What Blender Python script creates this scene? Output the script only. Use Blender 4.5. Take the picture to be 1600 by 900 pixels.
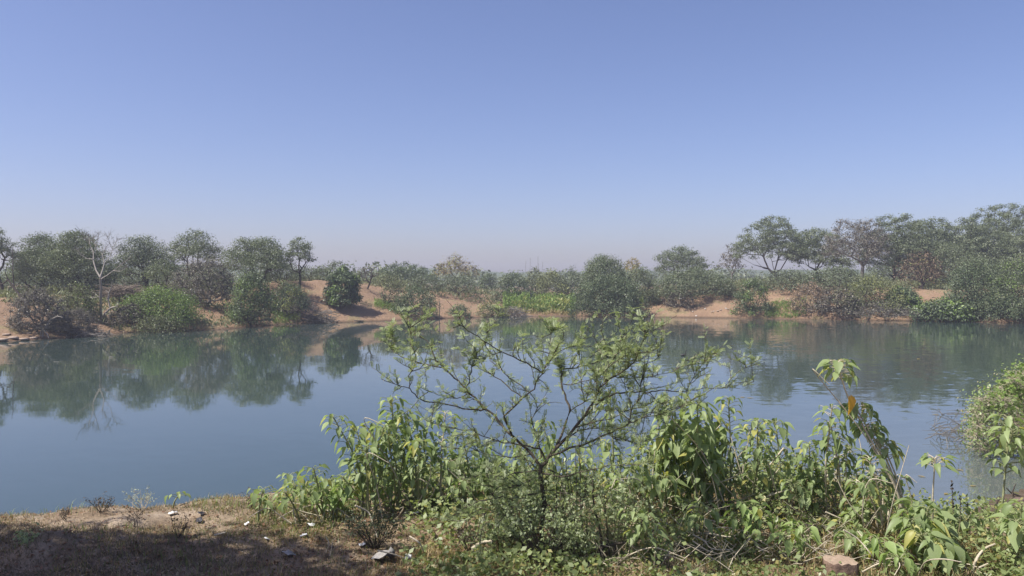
import bpy, math, random
import numpy as np
from mathutils import Vector, Matrix
R = math.radians
for o in list(bpy.data.objects): bpy.data.objects.remove(o)
scene = bpy.context.scene
C = scene.collection

# ------------------------------------------------------------------ camera, sky, sun, exposure
F, CX, HY, CZ = 1232.0, 800.0, 440.0, 3.0      # focal length in photo pixels, centre column, horizon row, eye height
cam = bpy.data.cameras.new('camera'); cam.sensor_width = 36.0; cam.lens = 36.0 * F / 1600.0
cam.shift_y = -(450 - HY) / 1600.0; cam.clip_start = 0.05; cam.clip_end = 3000
camo = bpy.data.objects.new('camera', cam); C.objects.link(camo)
camo.location = (0, 0, CZ); camo.rotation_euler = (R(90), 0, 0); scene.camera = camo

SUN_EL, SUN_AZ = R(56), R(-112)                 # azimuth measured clockwise from +Y
world = bpy.data.worlds.new('World'); scene.world = world; world.use_nodes = True
nt = world.node_tree; nt.nodes.clear()
sky = nt.nodes.new('ShaderNodeTexSky'); sky.sky_type = 'NISHITA'; sky.sun_disc = False
sky.sun_elevation = SUN_EL; sky.sun_rotation = SUN_AZ; sky.altitude = 0
sky.air_density = 0.92; sky.dust_density = 1.35; sky.ozone_density = 7.0
tint = nt.nodes.new('ShaderNodeMix'); tint.data_type = 'RGBA'; tint.blend_type = 'MULTIPLY'; tint.inputs[0].default_value = 1.0
tint.inputs[7].default_value = (1.14, 0.915, 0.95, 1)
bg = nt.nodes.new('ShaderNodeBackground'); bg.inputs[1].default_value = 0.098
wo = nt.nodes.new('ShaderNodeOutputWorld')
nt.links.new(sky.outputs[0], tint.inputs[6]); nt.links.new(tint.outputs[2], bg.inputs[0]); nt.links.new(bg.outputs[0], wo.inputs[0])
sl = bpy.data.lights.new('sun', 'SUN'); sl.energy = 4.6; sl.angle = R(0.53); sl.color = (1.0, 0.95, 0.87)
so = bpy.data.objects.new('sun', sl); C.objects.link(so); so.location = (-30, 20, 40)
SD = Vector((math.sin(SUN_AZ) * math.cos(SUN_EL), math.cos(SUN_AZ) * math.cos(SUN_EL), math.sin(SUN_EL)))
so.rotation_euler = SD.to_track_quat('Z', 'Y').to_euler()
vs = scene.view_settings; vs.view_transform = 'Standard'; vs.look = 'None'; vs.gamma = 1.0; vs.use_curve_mapping = False
vs.exposure = 0.70
cy = scene.cycles
cy.max_bounces = 6; cy.diffuse_bounces = 3; cy.glossy_bounces = 3; cy.transmission_bounces = 4; cy.volume_bounces = 0
cy.transparent_max_bounces = 8; cy.use_denoising = True; cy.caustics_reflective = False; cy.caustics_refractive = False

# ------------------------------------------------------------------ helpers
def sstep(a, b, x):
    t = np.clip((x - a) / (b - a), 0, 1); return t * t * (3 - 2 * t)
def _hash(i, j, s):
    n = (i * 374761393 + j * 668265263 + s * 1442695041) & 0x7fffffff
    n = ((n ^ (n >> 13)) * 1274126177) & 0x7fffffff
    return ((n ^ (n >> 16)) & 0xffff) / 65535.0
def vnoise(x, y, s=0):
    x = np.asarray(x, float); y = np.asarray(y, float)
    i = np.floor(x).astype(np.int64); j = np.floor(y).astype(np.int64)
    u = x - i; v = y - j; u = u * u * (3 - 2 * u); v = v * v * (3 - 2 * v)
    a = _hash(i, j, s); b = _hash(i + 1, j, s); c = _hash(i, j + 1, s); d = _hash(i + 1, j + 1, s)
    return (a * (1 - u) + b * u) * (1 - v) + (c * (1 - u) + d * u) * v - 0.5
def fbm(x, y, s=0, o=4):
    r = 0; a = 1.0
    for k in range(o):
        r = r + a * vnoise(x * 2 ** k, y * 2 ** k, s + k * 17); a *= 0.5
    return r

POND = np.array([(-45, 10), (-20, 8.5), (-8, 6.6), (-4, 7.2), (-1.6, 8.2), (-0.5, 8.45), (1.5, 8.4), (3, 8.8), (4.4, 9.4), (5.4, 9.85), (6.2, 10.6), (7.3, 11.4),
 (8.6, 13), (9.3, 15), (11.2, 18), (16, 22), (30, 27), (48, 38), (50, 48), (44, 55), (37, 56.9), (31.4, 59.6), (25, 61.6), (18.4, 64.6),
 (11.8, 66), (5.5, 68.4), (-1, 67), (-5.7, 63.7), (-11.4, 58.7), (-15.5, 56), (-17.3, 52.5), (-18, 49.6), (-22.1, 46.2), (-24.2, 41.5), (-25.6, 38.6), (-31, 34.5), (-45, 31), (-56, 20)], float)
def pond_sd(x, y):
    x = np.asarray(x, float); y = np.asarray(y, float)
    best = np.full(x.shape, 1e9); inside = np.zeros(x.shape, bool)
    n = len(POND)
    for k in range(n):
        ax, ay = POND[k]; bx, by = POND[(k + 1) % n]
        ex, ey = bx - ax, by - ay; wx, wy = x - ax, y - ay
        t = np.clip((wx * ex + wy * ey) / (ex * ex + ey * ey), 0, 1)
        dx, dy = wx - ex * t, wy - ey * t
        best = np.minimum(best, dx * dx + dy * dy)
        c = (ay > y) != (by > y)
        with np.errstate(divide='ignore', invalid='ignore'):
            xx = ex * (y - ay) / (ey if ey != 0 else 1e-9) + ax
        inside ^= c & (x < xx)
    d = np.sqrt(best)
    return np.where(inside, -d, d)
CREST_X = [-300, 0, 90, 200, 330, 420, 490, 560, 620, 690, 780, 840, 900, 1020, 1090, 1150, 1250, 1350, 1460, 1600, 2000]
CREST_Z = [2.2, 2.0, 2.0, 2.1, 2.3, 2.7, 3.0, 2.85, 2.4, 2.0, 1.35, 0.9, 0.9, 1.7, 2.2, 2.5, 2.8, 2.5, 2.3, 2.6, 2.6]
def height(x, y):
    x = np.asarray(x, float); y = np.asarray(y, float)
    sd = pond_sd(x, y) + 0.5 * fbm(x * 0.35, y * 0.35, 3, 3) * sstep(20, 30, y) + 0.16 * fbm(x * 1.3, y * 1.3, 9, 3)
    under = np.maximum(-1.4, sd * 0.35)
    far = sstep(20, 30, y)
    rt = sstep(2.2, 5.6, x)
    top = 1.42 + 0.05 * fbm(x * 0.7, y * 0.7, 21, 3)
    W = 2.6 + 0.5 * sstep(-1.5, 1.5, x) + 2.9 * rt; ex = 2.6 - 1.6 * rt
    t = np.clip(sd / W, 0, 1)
    zn = top * (1 - (1 - t) ** ex) + 0.06 * fbm(x * 3.1, y * 3.1, 5, 4) * sstep(0.1, 1.0, sd)
    bear = CX + F * x / np.maximum(y, 1.0); wr = sstep(1360, 1470, bear) * sstep(0.3, 0.9, y / 3.0)
    zn = zn * (1 - wr) + np.minimum(zn, np.maximum(3.0 - 0.318 * y + 0.05 * fbm(x * 2.3, y * 2.3, 61, 3), 0.05 * np.clip(sd, 0, 1))) * wr
    # small earth mound in the shaded left corner
    mx, my = -2.72, 4.62
    zn = zn + 0.02 * fbm(x * 11, y * 11, 15, 2) * sstep(0.1, 1.0, sd)
    zn = zn + 0.13 * np.exp(-(((x - mx) / 0.2) ** 2 + ((y - my) / 0.16) ** 2))
    px = CX + F * x / np.maximum(y, 1.0)
    cr = np.interp(px, CREST_X, CREST_Z)
    t2 = np.clip(sd / 9.5, 0, 1)
    zf = cr * (1 - (1 - t2) ** 1.5)
    gul = np.abs(fbm(x * 0.45, y * 0.22, 31, 3))
    zf = zf + (0.55 * fbm(x * 0.3, y * 0.3, 41, 4) - 1.1 * gul * t2 * (1 - t2)) * sstep(0.3, 5, sd) + 0.22 * fbm(x * 1.7, y * 1.7, 43, 4) * sstep(0.1, 1.5, sd)
    zf = np.maximum(zf, 0.03 * np.clip(sd, 0, 1))
    zl = zn * (1 - far) + zf * far
    return np.where(sd < 0, under, zl)
def H(x, y): return float(height(np.array([x]), np.array([y]))[0])
def at(px, py, d): return Vector(((px - CX) / F * d, d, CZ - (py - HY) / F * d))
_dd = np.concatenate([np.arange(2.5, 16, 0.02), np.arange(16, 110, 0.1)])
def hit(px, py):
    X = (px - CX) / F * _dd; Z = CZ - (py - HY) / F * _dd
    k = np.argmax(Z <= height(X, _dd))
    d = _dd[k]; return Vector(((px - CX) / F * d, d, H((px - CX) / F * d, d)))

class MB:
    def __init__(s): s.v = []; s.f = []; s.t = []; s.n = 0
    def add(s, v, f, tone=0.0):
        v = np.asarray(v, float).reshape(-1, 3); f = np.asarray(f, int)
        s.v.append(v); s.f.append(f + s.n); s.n += len(v); s.t.append(np.full(len(v), tone) if np.isscalar(tone) else np.asarray(tone, float))
        return s
    def tube(s, pts, rad, n=5, tone=0.0, cap=True):
        P = np.array([tuple(p) for p in pts], float); m = len(P)
        r = np.broadcast_to(np.asarray(rad, float), (m,))
        T = np.gradient(P, axis=0); T /= np.linalg.norm(T, axis=1)[:, None] + 1e-9
        up = np.array([0.31, 0.2, 0.93]) if abs(T[:, 2]).mean() < 0.8 else np.array([0.9, 0.3, 0.1])
        A = np.cross(T, up); A /= np.linalg.norm(A, axis=1)[:, None] + 1e-9; B = np.cross(T, A)
        a = np.arange(n) * 2 * math.pi / n
        V = P[:, None] + (A[:, None] * np.cos(a)[None, :, None] + B[:, None] * np.sin(a)[None, :, None]) * r[:, None, None]
        i = np.arange(m - 1)[:, None] * n; k = np.arange(n)[None]; k2 = (k + 1) % n
        f = np.stack([i + k, i + k2, i + n + k2, i + n + k], -1).reshape(-1, 4)
        s.add(V.reshape(-1, 3), f, tone)
        if cap:
            for ring, ctr in ((0, P[0]), (m - 1, P[-1])):
                vv = np.vstack([V[ring], ctr]); ff = [(q, (q + 1) % n, n, n) for q in range(n)]
                s.add(vv, np.array([[a_, b_, c_, c_] for a_, b_, c_, _ in ff]), tone)
        return s
    def frusta(s, A, B, ra, rb, n=4, tone=0.0):
        A = np.asarray(A); B = np.asarray(B)
        if len(A) == 0: return s
        T = B - A; T = T / (np.linalg.norm(T, axis=1)[:, None] + 1e-9)
        up = np.where(np.abs(T[:, 2:3]) < 0.8, np.array([[0, 0, 1.0]]), np.array([[1.0, 0, 0]]))
        U = np.cross(T, up); U /= np.linalg.norm(U, axis=1)[:, None]; W = np.cross(T, U)
        a = np.arange(n) * 2 * math.pi / n
        ring = U[:, None] * np.cos(a)[None, :, None] + W[:, None] * np.sin(a)[None, :, None]
        V = np.concatenate([A[:, None] + ring * np.asarray(ra)[:, None, None], B[:, None] + ring * np.asarray(rb)[:, None, None]], 1)
        k = np.arange(n); k2 = (k + 1) % n
        f0 = np.stack([k, k2, n + k2, n + k], -1)
        f = (np.arange(len(A)) * 2 * n)[:, None, None] + f0[None]
        return s.add(V.reshape(-1, 3), f.reshape(-1, 4), tone)
    def quads(s, cen, U, W, tone=0.0, shape='rhomb'):
        """leaf faces: centre, half-length vector U, half-width vector W"""
        cen = np.asarray(cen); N = len(cen)
        if N == 0: return s
        if shape == 'rhomb': V = np.stack([cen - U, cen + W - U * 0.1, cen + U, cen - W - U * 0.1], 1)
        else: V = np.stack([cen - U - W, cen + U - W, cen + U + W, cen - U + W], 1)
        f = np.arange(N * 4).reshape(N, 4)
        t = tone if np.isscalar(tone) else np.repeat(np.asarray(tone), 4)
        return s.add(V.reshape(-1, 3), f, t)
    def mesh(s, name, smooth=False):
        me = bpy.data.meshes.new(name)
        v = np.concatenate(s.v).astype(np.float32)
        f = np.concatenate([q if q.shape[1] == 4 else np.hstack([q, q[:, 2:3]]) for q in s.f])
        tri = f[:, 2] == f[:, 3]
        cnt = np.where(tri, 3, 4); starts = np.concatenate([[0], np.cumsum(cnt)[:-1]])
        mask = np.ones(f.shape, bool); mask[tri, 3] = False
        me.vertices.add(len(v)); me.vertices.foreach_set('co', v.ravel())
        me.loops.add(int(cnt.sum())); me.loops.foreach_set('vertex_index', f[mask].astype(np.int32))
        me.polygons.add(len(f)); me.polygons.foreach_set('loop_start', starts.astype(np.int32))
        if smooth: me.polygons.foreach_set('use_smooth', np.ones(len(f), bool))
        at_ = me.attributes.new('tone', 'FLOAT', 'POINT'); at_.data.foreach_set('value', np.concatenate(s.t).astype(np.float32))
        me.update(calc_edges=True); return me
    def build(s, name, mat, parent=None, smooth=False, local=True):
        if parent is not None and local:
            off = np.array(parent.location) if parent.parent is None else np.array(parent.location) + np.array(parent.parent.location)
            s.v = [q - off for q in s.v]
        me = s.mesh(name, smooth); me.materials.append(mat)
        o = bpy.data.objects.new(name, me); C.objects.link(o)
        if parent is not None: o.parent = parent
        return o
def tag(o, label=None, cat=None, group=None, kind=None):
    if label: o['label'] = label
    if cat: o['category'] = cat
    if group: o['group'] = group
    if kind: o['kind'] = kind
    return o
ORDINAL = ['first', 'second', 'third', 'fourth', 'fifth', 'sixth', 'seventh', 'eighth', 'ninth', 'tenth', 'eleventh', 'twelfth']
def ordered(items, key=lambda o: o[0]):
    """items: (x, object, label); numbers look-alikes from the left"""
    by = {}
    for it in items: by.setdefault(it[2], []).append(it)
    for lb, its in by.items():
        its.sort(key=lambda i: i[0])
        for q, (x, o, _) in enumerate(its): o['label'] = lb + (', %s from the left' % ORDINAL[q] if len(its) > 1 else '')
def empty(name, loc, label=None, cat=None, group=None):
    o = bpy.data.objects.new(name, None); o.empty_display_size = 0.1; C.objects.link(o); o.location = loc
    return tag(o, label, cat, group)

# ------------------------------------------------------------------ materials
def newmat(name):
    m = bpy.data.materials.new(name); m.use_nodes = True; t = m.node_tree; t.nodes.clear()
    out = t.nodes.new('ShaderNodeOutputMaterial'); return m, t, out
def nd(t, typ, **kw):
    n = t.nodes.new(typ)
    for k, v in kw.items(): setattr(n, k, v)
    return n
def noise(t, vec, scale, detail=4, rough=0.6):
    n = nd(t, 'ShaderNodeTexNoise'); n.inputs['Scale'].default_value = scale; n.inputs['Detail'].default_value = detail; n.inputs['Roughness'].default_value = rough
    if vec is not None: t.links.new(vec, n.inputs['Vector'])
    return n
def ramp(t, fac, stops):
    r = nd(t, 'ShaderNodeValToRGB'); e = r.color_ramp.elements
    while len(e) < len(stops): e.new(0.5)
    for q, (p, c) in zip(e, stops): q.position = p; q.color = (*c, 1)
    t.links.new(fac, r.inputs[0]); return r
def mix(t, fac, a, b, mode='MIX'):
    m = nd(t, 'ShaderNodeMix', data_type='RGBA', blend_type=mode)
    for sock, v in ((m.inputs[0], fac), (m.inputs[6], a), (m.inputs[7], b)):
        if isinstance(v, (int, float)): sock.default_value = v
        elif isinstance(v, tuple): sock.default_value = (*v, 1)
        else: t.links.new(v, sock)
    return m.outputs[2]
def math_(t, op, a, b=None, clamp=False):
    m = nd(t, 'ShaderNodeMath', operation=op, use_clamp=clamp)
    for i, v in enumerate((a, b)):
        if v is None: continue
        if isinstance(v, (int, float)): m.inputs[i].default_value = v
        else: t.links.new(v, m.inputs[i])
    return m.outputs[0]
def leafmat(name, dark, light, alt=None, trans=0.35, gloss=0.03, per_object=False, alt_amount=0.15):
    """leaf: random tone per leaf, slower tone per spray, some translucency"""
    m, t, out = newmat(name)
    g = nd(t, 'ShaderNodeNewGeometry'); a = nd(t, 'ShaderNodeAttribute', attribute_name='tone')
    if per_object:
        oi = nd(t, 'ShaderNodeObjectInfo'); rnd = oi.outputs['Random']
    else: rnd = g.outputs['Random Per Island']
    v = math_(t, 'ADD', math_(t, 'MULTIPLY', rnd, 0.65 if per_object else 0.4), math_(t, 'MULTIPLY', a.outputs['Fac'], 0.35 if per_object else 0.6), True)
    col = ramp(t, v, [(0.0, dark), (1.0, light)]).outputs[0]
    if alt:
        w = math_(t, 'FRACT', math_(t, 'MULTIPLY', rnd, 37.7))
        col = mix(t, math_(t, 'LESS_THAN', w, alt_amount), col, alt)
    d = nd(t, 'ShaderNodeBsdfDiffuse'); tr = nd(t, 'ShaderNodeBsdfTranslucent'); gl = nd(t, 'ShaderNodeBsdfGlossy'); gl.inputs['Roughness'].default_value = 0.45
    t.links.new(col, d.inputs[0])
    t.links.new(mix(t, 1.0, col, (1.15, 1.2, 0.7), 'MULTIPLY'), tr.inputs[0])
    m1 = nd(t, 'ShaderNodeMixShader'); m1.inputs[0].default_value = trans
    t.links.new(d.outputs[0], m1.inputs[1]); t.links.new(tr.outputs[0], m1.inputs[2])
    m2 = nd(t, 'ShaderNodeMixShader'); m2.inputs[0].default_value = gloss
    t.links.new(m1.outputs[0], m2.inputs[1]); t.links.new(gl.outputs[0], m2.inputs[2])
    t.links.new(m2.outputs[0], out.inputs[0]); return m
def barkmat(name, dark, light, scale=20, bump=0.4):
    m, t, out = newmat(name)
    tc = nd(t, 'ShaderNodeTexCoord'); n = noise(t, tc.outputs['Object'], scale, 5, 0.7)
    oi = nd(t, 'ShaderNodeNewGeometry')
    v = math_(t, 'ADD', math_(t, 'MULTIPLY', n.outputs[0], 0.8), math_(t, 'MULTIPLY', oi.outputs['Random Per Island'], 0.25))
    c = ramp(t, v, [(0.3, dark), (0.75, light)])
    b = nd(t, 'ShaderNodeBsdfPrincipled'); b.inputs['Roughness'].default_value = 0.85; b.inputs['Specular IOR Level'].default_value = 0.2
    bp = nd(t, 'ShaderNodeBump'); bp.inputs['Strength'].default_value = bump; bp.inputs['Distance'].default_value = 0.02
    t.links.new(n.outputs[0], bp.inputs['Height']); t.links.new(bp.outputs[0], b.inputs['Normal'])
    t.links.new(c.outputs[0], b.inputs['Base Color']); t.links.new(b.outputs[0], out.inputs[0]); return m
def plainmat(name, col, rough=0.7, var=0.25, scale=30, trans=0.0):
    m, t, out = newmat(name)
    tc = nd(t, 'ShaderNodeTexCoord'); n = noise(t, tc.outputs['Object'], scale, 4)
    c = ramp(t, n.outputs[0], [(0.3, tuple(x * (1 - var) for x in col)), (0.7, tuple(min(1, x * (1 + var * 0.5)) for x in col))])
    b = nd(t, 'ShaderNodeBsdfPrincipled'); b.inputs['Roughness'].default_value = rough
    bp = nd(t, 'ShaderNodeBump'); bp.inputs['Strength'].default_value = 0.3; bp.inputs['Distance'].default_value = 0.01
    t.links.new(n.outputs[0], bp.inputs['Height']); t.links.new(bp.outputs[0], b.inputs['Normal'])
    t.links.new(c.outputs[0], b.inputs['Base Color']); t.links.new(b.outputs[0], out.inputs[0]); return m

LM = {
 'acacia': leafmat('acacia_leaf', (0.088, 0.110, 0.060), (0.205, 0.240, 0.135), trans=0.3),
 'acacia_blue': leafmat('acacia_leaf_grey', (0.085, 0.108, 0.064), (0.185, 0.220, 0.130), trans=0.25),
 'dense': leafmat('dense_leaf', (0.058, 0.082, 0.042), (0.155, 0.200, 0.098), trans=0.25),
 'bright': leafmat('bright_leaf', (0.095, 0.165, 0.030), (0.250, 0.350, 0.085), trans=0.35),
 'yellow': leafmat('yellow_green_leaf', (0.17, 0.20, 0.045), (0.37, 0.38, 0.12), trans=0.35),
 'ochre': leafmat('ochre_leaf', (0.24, 0.19, 0.08), (0.42, 0.35, 0.17), trans=0.3),
 'grey': leafmat('grey_twig_leaf', (0.115, 0.105, 0.082), (0.235, 0.215, 0.165), trans=0.15),
 'brown': leafmat('brown_leaf', (0.17, 0.115, 0.07), (0.33, 0.24, 0.16), trans=0.2),
 'olive': leafmat('olive_leaf', (0.10, 0.12, 0.055), (0.235, 0.255, 0.13), trans=0.25),
}
BARK = {'dark': barkmat('dark_bark', (0.028, 0.022, 0.018), (0.085, 0.068, 0.055), 8),
        'grey': barkmat('grey_bark', (0.09, 0.08, 0.068), (0.22, 0.20, 0.175), 8),
        'white': barkmat('bleached_bark', (0.20, 0.175, 0.15), (0.42, 0.38, 0.33), 5)}

# ground: red earth far off, trodden brown soil near
gm, t, out = newmat('ground_soil')
geo = nd(t, 'ShaderNodeNewGeometry'); pos = geo.outputs['Position']
sep = nd(t, 'ShaderNodeSeparateXYZ'); t.links.new(pos, sep.inputs[0])
n1 = noise(t, pos, 0.35, 6, 0.62); n2 = noise(t, pos, 3.0, 6, 0.65); n3 = noise(t, pos, 26.0, 5, 0.7)
farc = ramp(t, n1.outputs[0], [(0.30, (0.185, 0.112, 0.072)), (0.5, (0.275, 0.176, 0.108)), (0.7, (0.34, 0.238, 0.16))]).outputs[0]
farc = mix(t, math_(t, 'MULTIPLY', n2.outputs[0], 0.9), farc, (0.245, 0.172, 0.115))
grs = math_(t, 'GREATER_THAN', math_(t, 'ADD', n1.outputs[0], math_(t, 'MULTIPLY', n2.outputs[0], 0.4)), 0.78)
farc = mix(t, math_(t, 'MULTIPLY', grs, 0.5), farc, (0.19, 0.17, 0.075))
nearc = ramp(t, n2.outputs[0], [(0.30, (0.14, 0.102, 0.066)), (0.48, (0.26, 0.196, 0.128)), (0.60, (0.39, 0.31, 0.22)), (0.75, (0.46, 0.38, 0.29))]).outputs[0]
nearc = mix(t, math_(t, 'MULTIPLY', n3.outputs[0], 0.7), nearc, (0.12, 0.085, 0.06))
fm = nd(t, 'ShaderNodeMapRange'); fm.inputs[1].default_value = 22; fm.inputs[2].default_value = 30; t.links.new(sep.outputs[1], fm.inputs[0])
col = mix(t, fm.outputs[0], nearc, farc)
wet = nd(t, 'ShaderNodeMapRange'); wet.inputs[1].default_value = 0.02; wet.inputs[2].default_value = 0.16; wet.inputs[3].default_value = 0.45; wet.inputs[4].default_value = 1.0; t.links.new(sep.outputs[2], wet.inputs[0])
cc = nd(t, 'ShaderNodeVectorMath', operation='SCALE'); t.links.new(col, cc.inputs[0]); t.links.new(wet.outputs[0], cc.inputs['Scale'])
b = nd(t, 'ShaderNodeBsdfPrincipled'); b.inputs['Roughness'].default_value = 0.95; b.inputs['Specular IOR Level'].default_value = 0.15
t.links.new(cc.outputs[0], b.inputs['Base Color'])
bp = nd(t, 'ShaderNodeBump'); bp.inputs['Strength'].default_value = 0.8; bp.inputs['Distance'].default_value = 0.06
hh = math_(t, 'ADD', math_(t, 'MULTIPLY', n2.outputs[0], math_(t, 'ADD', math_(t, 'MULTIPLY', fm.outputs[0], 3.0), 0.8)), math_(t, 'MULTIPLY', n3.outputs[0], 0.4)); t.links.new(hh, bp.inputs['Height']); t.links.new(bp.outputs[0], b.inputs['Normal'])
t.links.new(b.outputs[0], out.inputs[0]); SOIL = gm

# water: murky green body, clear surface whose slope wanders (wind patches stronger to the right and far)
wm, t, out = newmat('pond_water')
geo = nd(t, 'ShaderNodeNewGeometry'); pos = geo.outputs['Position']; sep = nd(t, 'ShaderNodeSeparateXYZ'); t.links.new(pos, sep.inputs[0])
mp = nd(t, 'ShaderNodeMapping'); mp.inputs['Scale'].default_value = (0.55, 1.0, 1.0); t.links.new(pos, mp.inputs[0])
w1 = noise(t, mp.outputs[0], 3.6, 2, 0.5); w2 = noise(t, mp.outputs[0], 0.7, 2, 0.5); w3 = noise(t, mp.outputs[0], 7.0, 2, 0.5)
patch = noise(t, pos, 0.09, 3, 0.5)
def centred(o, s):
    a = nd(t, 'ShaderNodeVectorMath', operation='SUBTRACT'); t.links.new(o, a.inputs[0]); a.inputs[1].default_value = (0.5, 0.5, 0.5)
    q = nd(t, 'ShaderNodeVectorMath', operation='SCALE'); t.links.new(a.outputs[0], q.inputs[0])
    if isinstance(s, (int, float)): q.inputs['Scale'].default_value = s
    else: t.links.new(s, q.inputs['Scale'])
    return q.outputs[0]
def vadd(a, b_):
    q = nd(t, 'ShaderNodeVectorMath', operation='ADD'); t.links.new(a, q.inputs[0])
    if isinstance(b_, tuple): q.inputs[1].default_value = b_
    else: t.links.new(b_, q.inputs[1])
    return q.outputs[0]
rg = nd(t, 'ShaderNodeMapRange'); rg.inputs[1].default_value = -6; rg.inputs[2].default_value = 14; rg.inputs[3].default_value = 0.012; rg.inputs[4].default_value = 0.075; t.links.new(sep.outputs[0], rg.inputs[0])
pm = nd(t, 'ShaderNodeMapRange'); pm.inputs[1].default_value = 0.42; pm.inputs[2].default_value = 0.62; pm.inputs[3].default_value = 0.45; pm.inputs[4].default_value = 1.5; t.links.new(patch.outputs[0], pm.inputs[0])
amp = math_(t, 'MULTIPLY', rg.outputs[0], pm.outputs[0])
sl_ = vadd(vadd(centred(w1.outputs['Color'], amp), centred(w2.outputs['Color'], 0.007)), centred(w3.outputs['Color'], math_(t, 'MULTIPLY', amp, 0.5)))
fl = nd(t, 'ShaderNodeVectorMath', operation='MULTIPLY'); t.links.new(sl_, fl.inputs[0]); fl.inputs[1].default_value = (1, 1, 0)
nn = nd(t, 'ShaderNodeVectorMath', operation='NORMALIZE'); t.links.new(vadd(fl.outputs[0], (0, 0, 1.0)), nn.inputs[0])
b = nd(t, 'ShaderNodeBsdfPrincipled'); b.inputs['Roughness'].default_value = 0.03; b.inputs['IOR'].default_value = 1.6
shx = nd(t, 'ShaderNodeMapRange'); shx.inputs[1].default_value = 0.0; shx.inputs[2].default_value = 6.0; t.links.new(math_(t, 'ADD', sep.outputs[0], math_(t, 'MULTIPLY', patch.outputs[0], 3.0)), shx.inputs[0])
shy = nd(t, 'ShaderNodeMapRange'); shy.inputs[1].default_value = 22.0; shy.inputs[2].default_value = 9.0; t.links.new(sep.outputs[1], shy.inputs[0])
murk = mix(t, math_(t, 'MULTIPLY', shx.outputs[0], shy.outputs[0]), (0.036, 0.057, 0.050), (0.115, 0.13, 0.118))   # silty shallows by the near right shore
t.links.new(murk, b.inputs['Base Color'])
t.links.new(nn.outputs[0], b.inputs['Normal']); t.links.new(b.outputs[0], out.inputs[0]); WATER = wm

# ------------------------------------------------------------------ the setting: ground, water, hills
ang = np.concatenate([np.arange(30, 150, 0.4), np.arange(150, 390, 3.0)]) * math.pi / 180
rad = [0.6]
while rad[-1] < 130: rad.append(rad[-1] * 1.017)
while rad[-1] < 500: rad.append(rad[-1] * 1.06)
rad = np.array(rad); na, nr = len(ang), len(rad)
gx = rad[:, None] * np.cos(ang)[None]; gy = rad[:, None] * np.sin(ang)[None]
gz = height(gx, gy)
V = np.stack([gx, gy, gz], -1).reshape(-1, 3); V = np.vstack([V, [[0, 0, H(0, 0)]]])
i = np.arange(nr - 1)[:, None] * na; k = np.arange(na)[None]; k2 = (k + 1) % na
f = np.stack([i + k, i + na + k, i + na + k2, i + k2], -1).reshape(-1, 4)
cf = np.stack([np.arange(na), (np.arange(na) + 1) % na, np.full(na, na * nr), np.full(na, na * nr)], -1)
mb = MB(); mb.add(V, np.vstack([f, cf]))
tag(mb.build('ground', SOIL, smooth=True), kind='structure')
mb = MB(); xs = np.linspace(-72, 62, 40); ys = np.linspace(6.0, 74, 24)
X, Y = np.meshgrid(xs, ys); i = np.arange(23)[:, None] * 40 + np.arange(39)[None]
mb.add(np.stack([X, Y, X * 0], -1).reshape(-1, 3), np.stack([i, i + 1, i + 41, i + 40], -1).reshape(-1, 4))
tag(mb.build('water', WATER), kind='structure')
HILL = leafmat('hill_scrub', (0.07, 0.09, 0.05), (0.12, 0.14, 0.08), trans=0.0)
mb = MB(); xs = np.linspace(-420, 420, 160); ys = np.linspace(330, 480, 12)
X, Y = np.meshgrid(xs, ys); Z = 2 + (5.0 + 7 * (fbm(X * 0.012, X * 0 + 3.3, 71, 4) + 0.35)) * np.sin((Y - 330) / 150 * math.pi) ** 0.7 * sstep(430, 330, np.abs(X)) + 0.6 * fbm(X * 0.12, Y * 0.12, 5, 3)
keep = (X ** 2 + Y ** 2) < 495 ** 2
i = np.arange(11)[:, None] * 160 + np.arange(159)[None]; q = np.stack([i, i + 1, i + 161, i + 160], -1).reshape(-1, 4)
kf = keep.ravel()[q].all(1)
mb.add(np.stack([X, Y, np.minimum(Z, 11)], -1).reshape(-1, 3), q[kf]); tag(mb.build('hills', HILL, smooth=True), kind='structure')
#PART2
# ------------------------------------------------------------------ trees and bushes of the far bank
def unit(rng, n):
    v = rng.normal(size=(n, 3)); return v / (np.linalg.norm(v, axis=1)[:, None] + 1e-9)
def spread(rng, n, fn, tries=5):
    P = []
    for _ in range(n):
        c = fn(tries)
        if P:
            D = np.linalg.norm(c[:, None] - np.array(P)[None], axis=2).min(1); P.append(c[np.argmax(D)])
        else: P.append(c[0])
    return np.array(P)
def grow(rng, trunk, clumps, wander=0.12, rise=0.25, seg=3, path_w=0.55):
    """trunk: list of points; joins every clump centre to the cheapest point of the growing skeleton"""
    pos = [np.array(p, float) for p in trunk]; par = [-1] + list(range(len(trunk) - 1)); L = [0.0]
    for q in range(1, len(pos)): L.append(L[-1] + np.linalg.norm(pos[q] - pos[q - 1]))
    first = max(1, len(trunk) - 2); tips = []
    order = np.argsort(np.linalg.norm(clumps - pos[-1], axis=1))
    for ci in order:
        c = clumps[ci]; P = np.array(pos[first:]); D = c - P; dist = np.linalg.norm(D, axis=1)
        cost = dist + path_w * np.array(L[first:]) + 0.8 * np.maximum(0, -D[:, 2])
        k = int(np.argmin(cost)) + first; a = pos[k]; prev = k; ln = np.linalg.norm(c - a)
        for s in range(1, seg + 1):
            u = s / seg; p = a + (c - a) * u
            if s < seg: p = p + rng.normal(size=3) * wander * ln * 0.5 + np.array([0, 0, -rise * ln * u * (1 - u)])
            pos.append(p); par.append(prev); L.append(L[prev] + np.linalg.norm(p - pos[prev])); prev = len(pos) - 1
        tips.append(prev)
    pos = np.array(pos); par = np.array(par); cnt = np.zeros(len(pos))
    for tp in tips:
        q = tp
        while q >= 0: cnt[q] += 1; q = par[q]
    return pos, par, np.maximum(cnt, 1)
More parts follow.
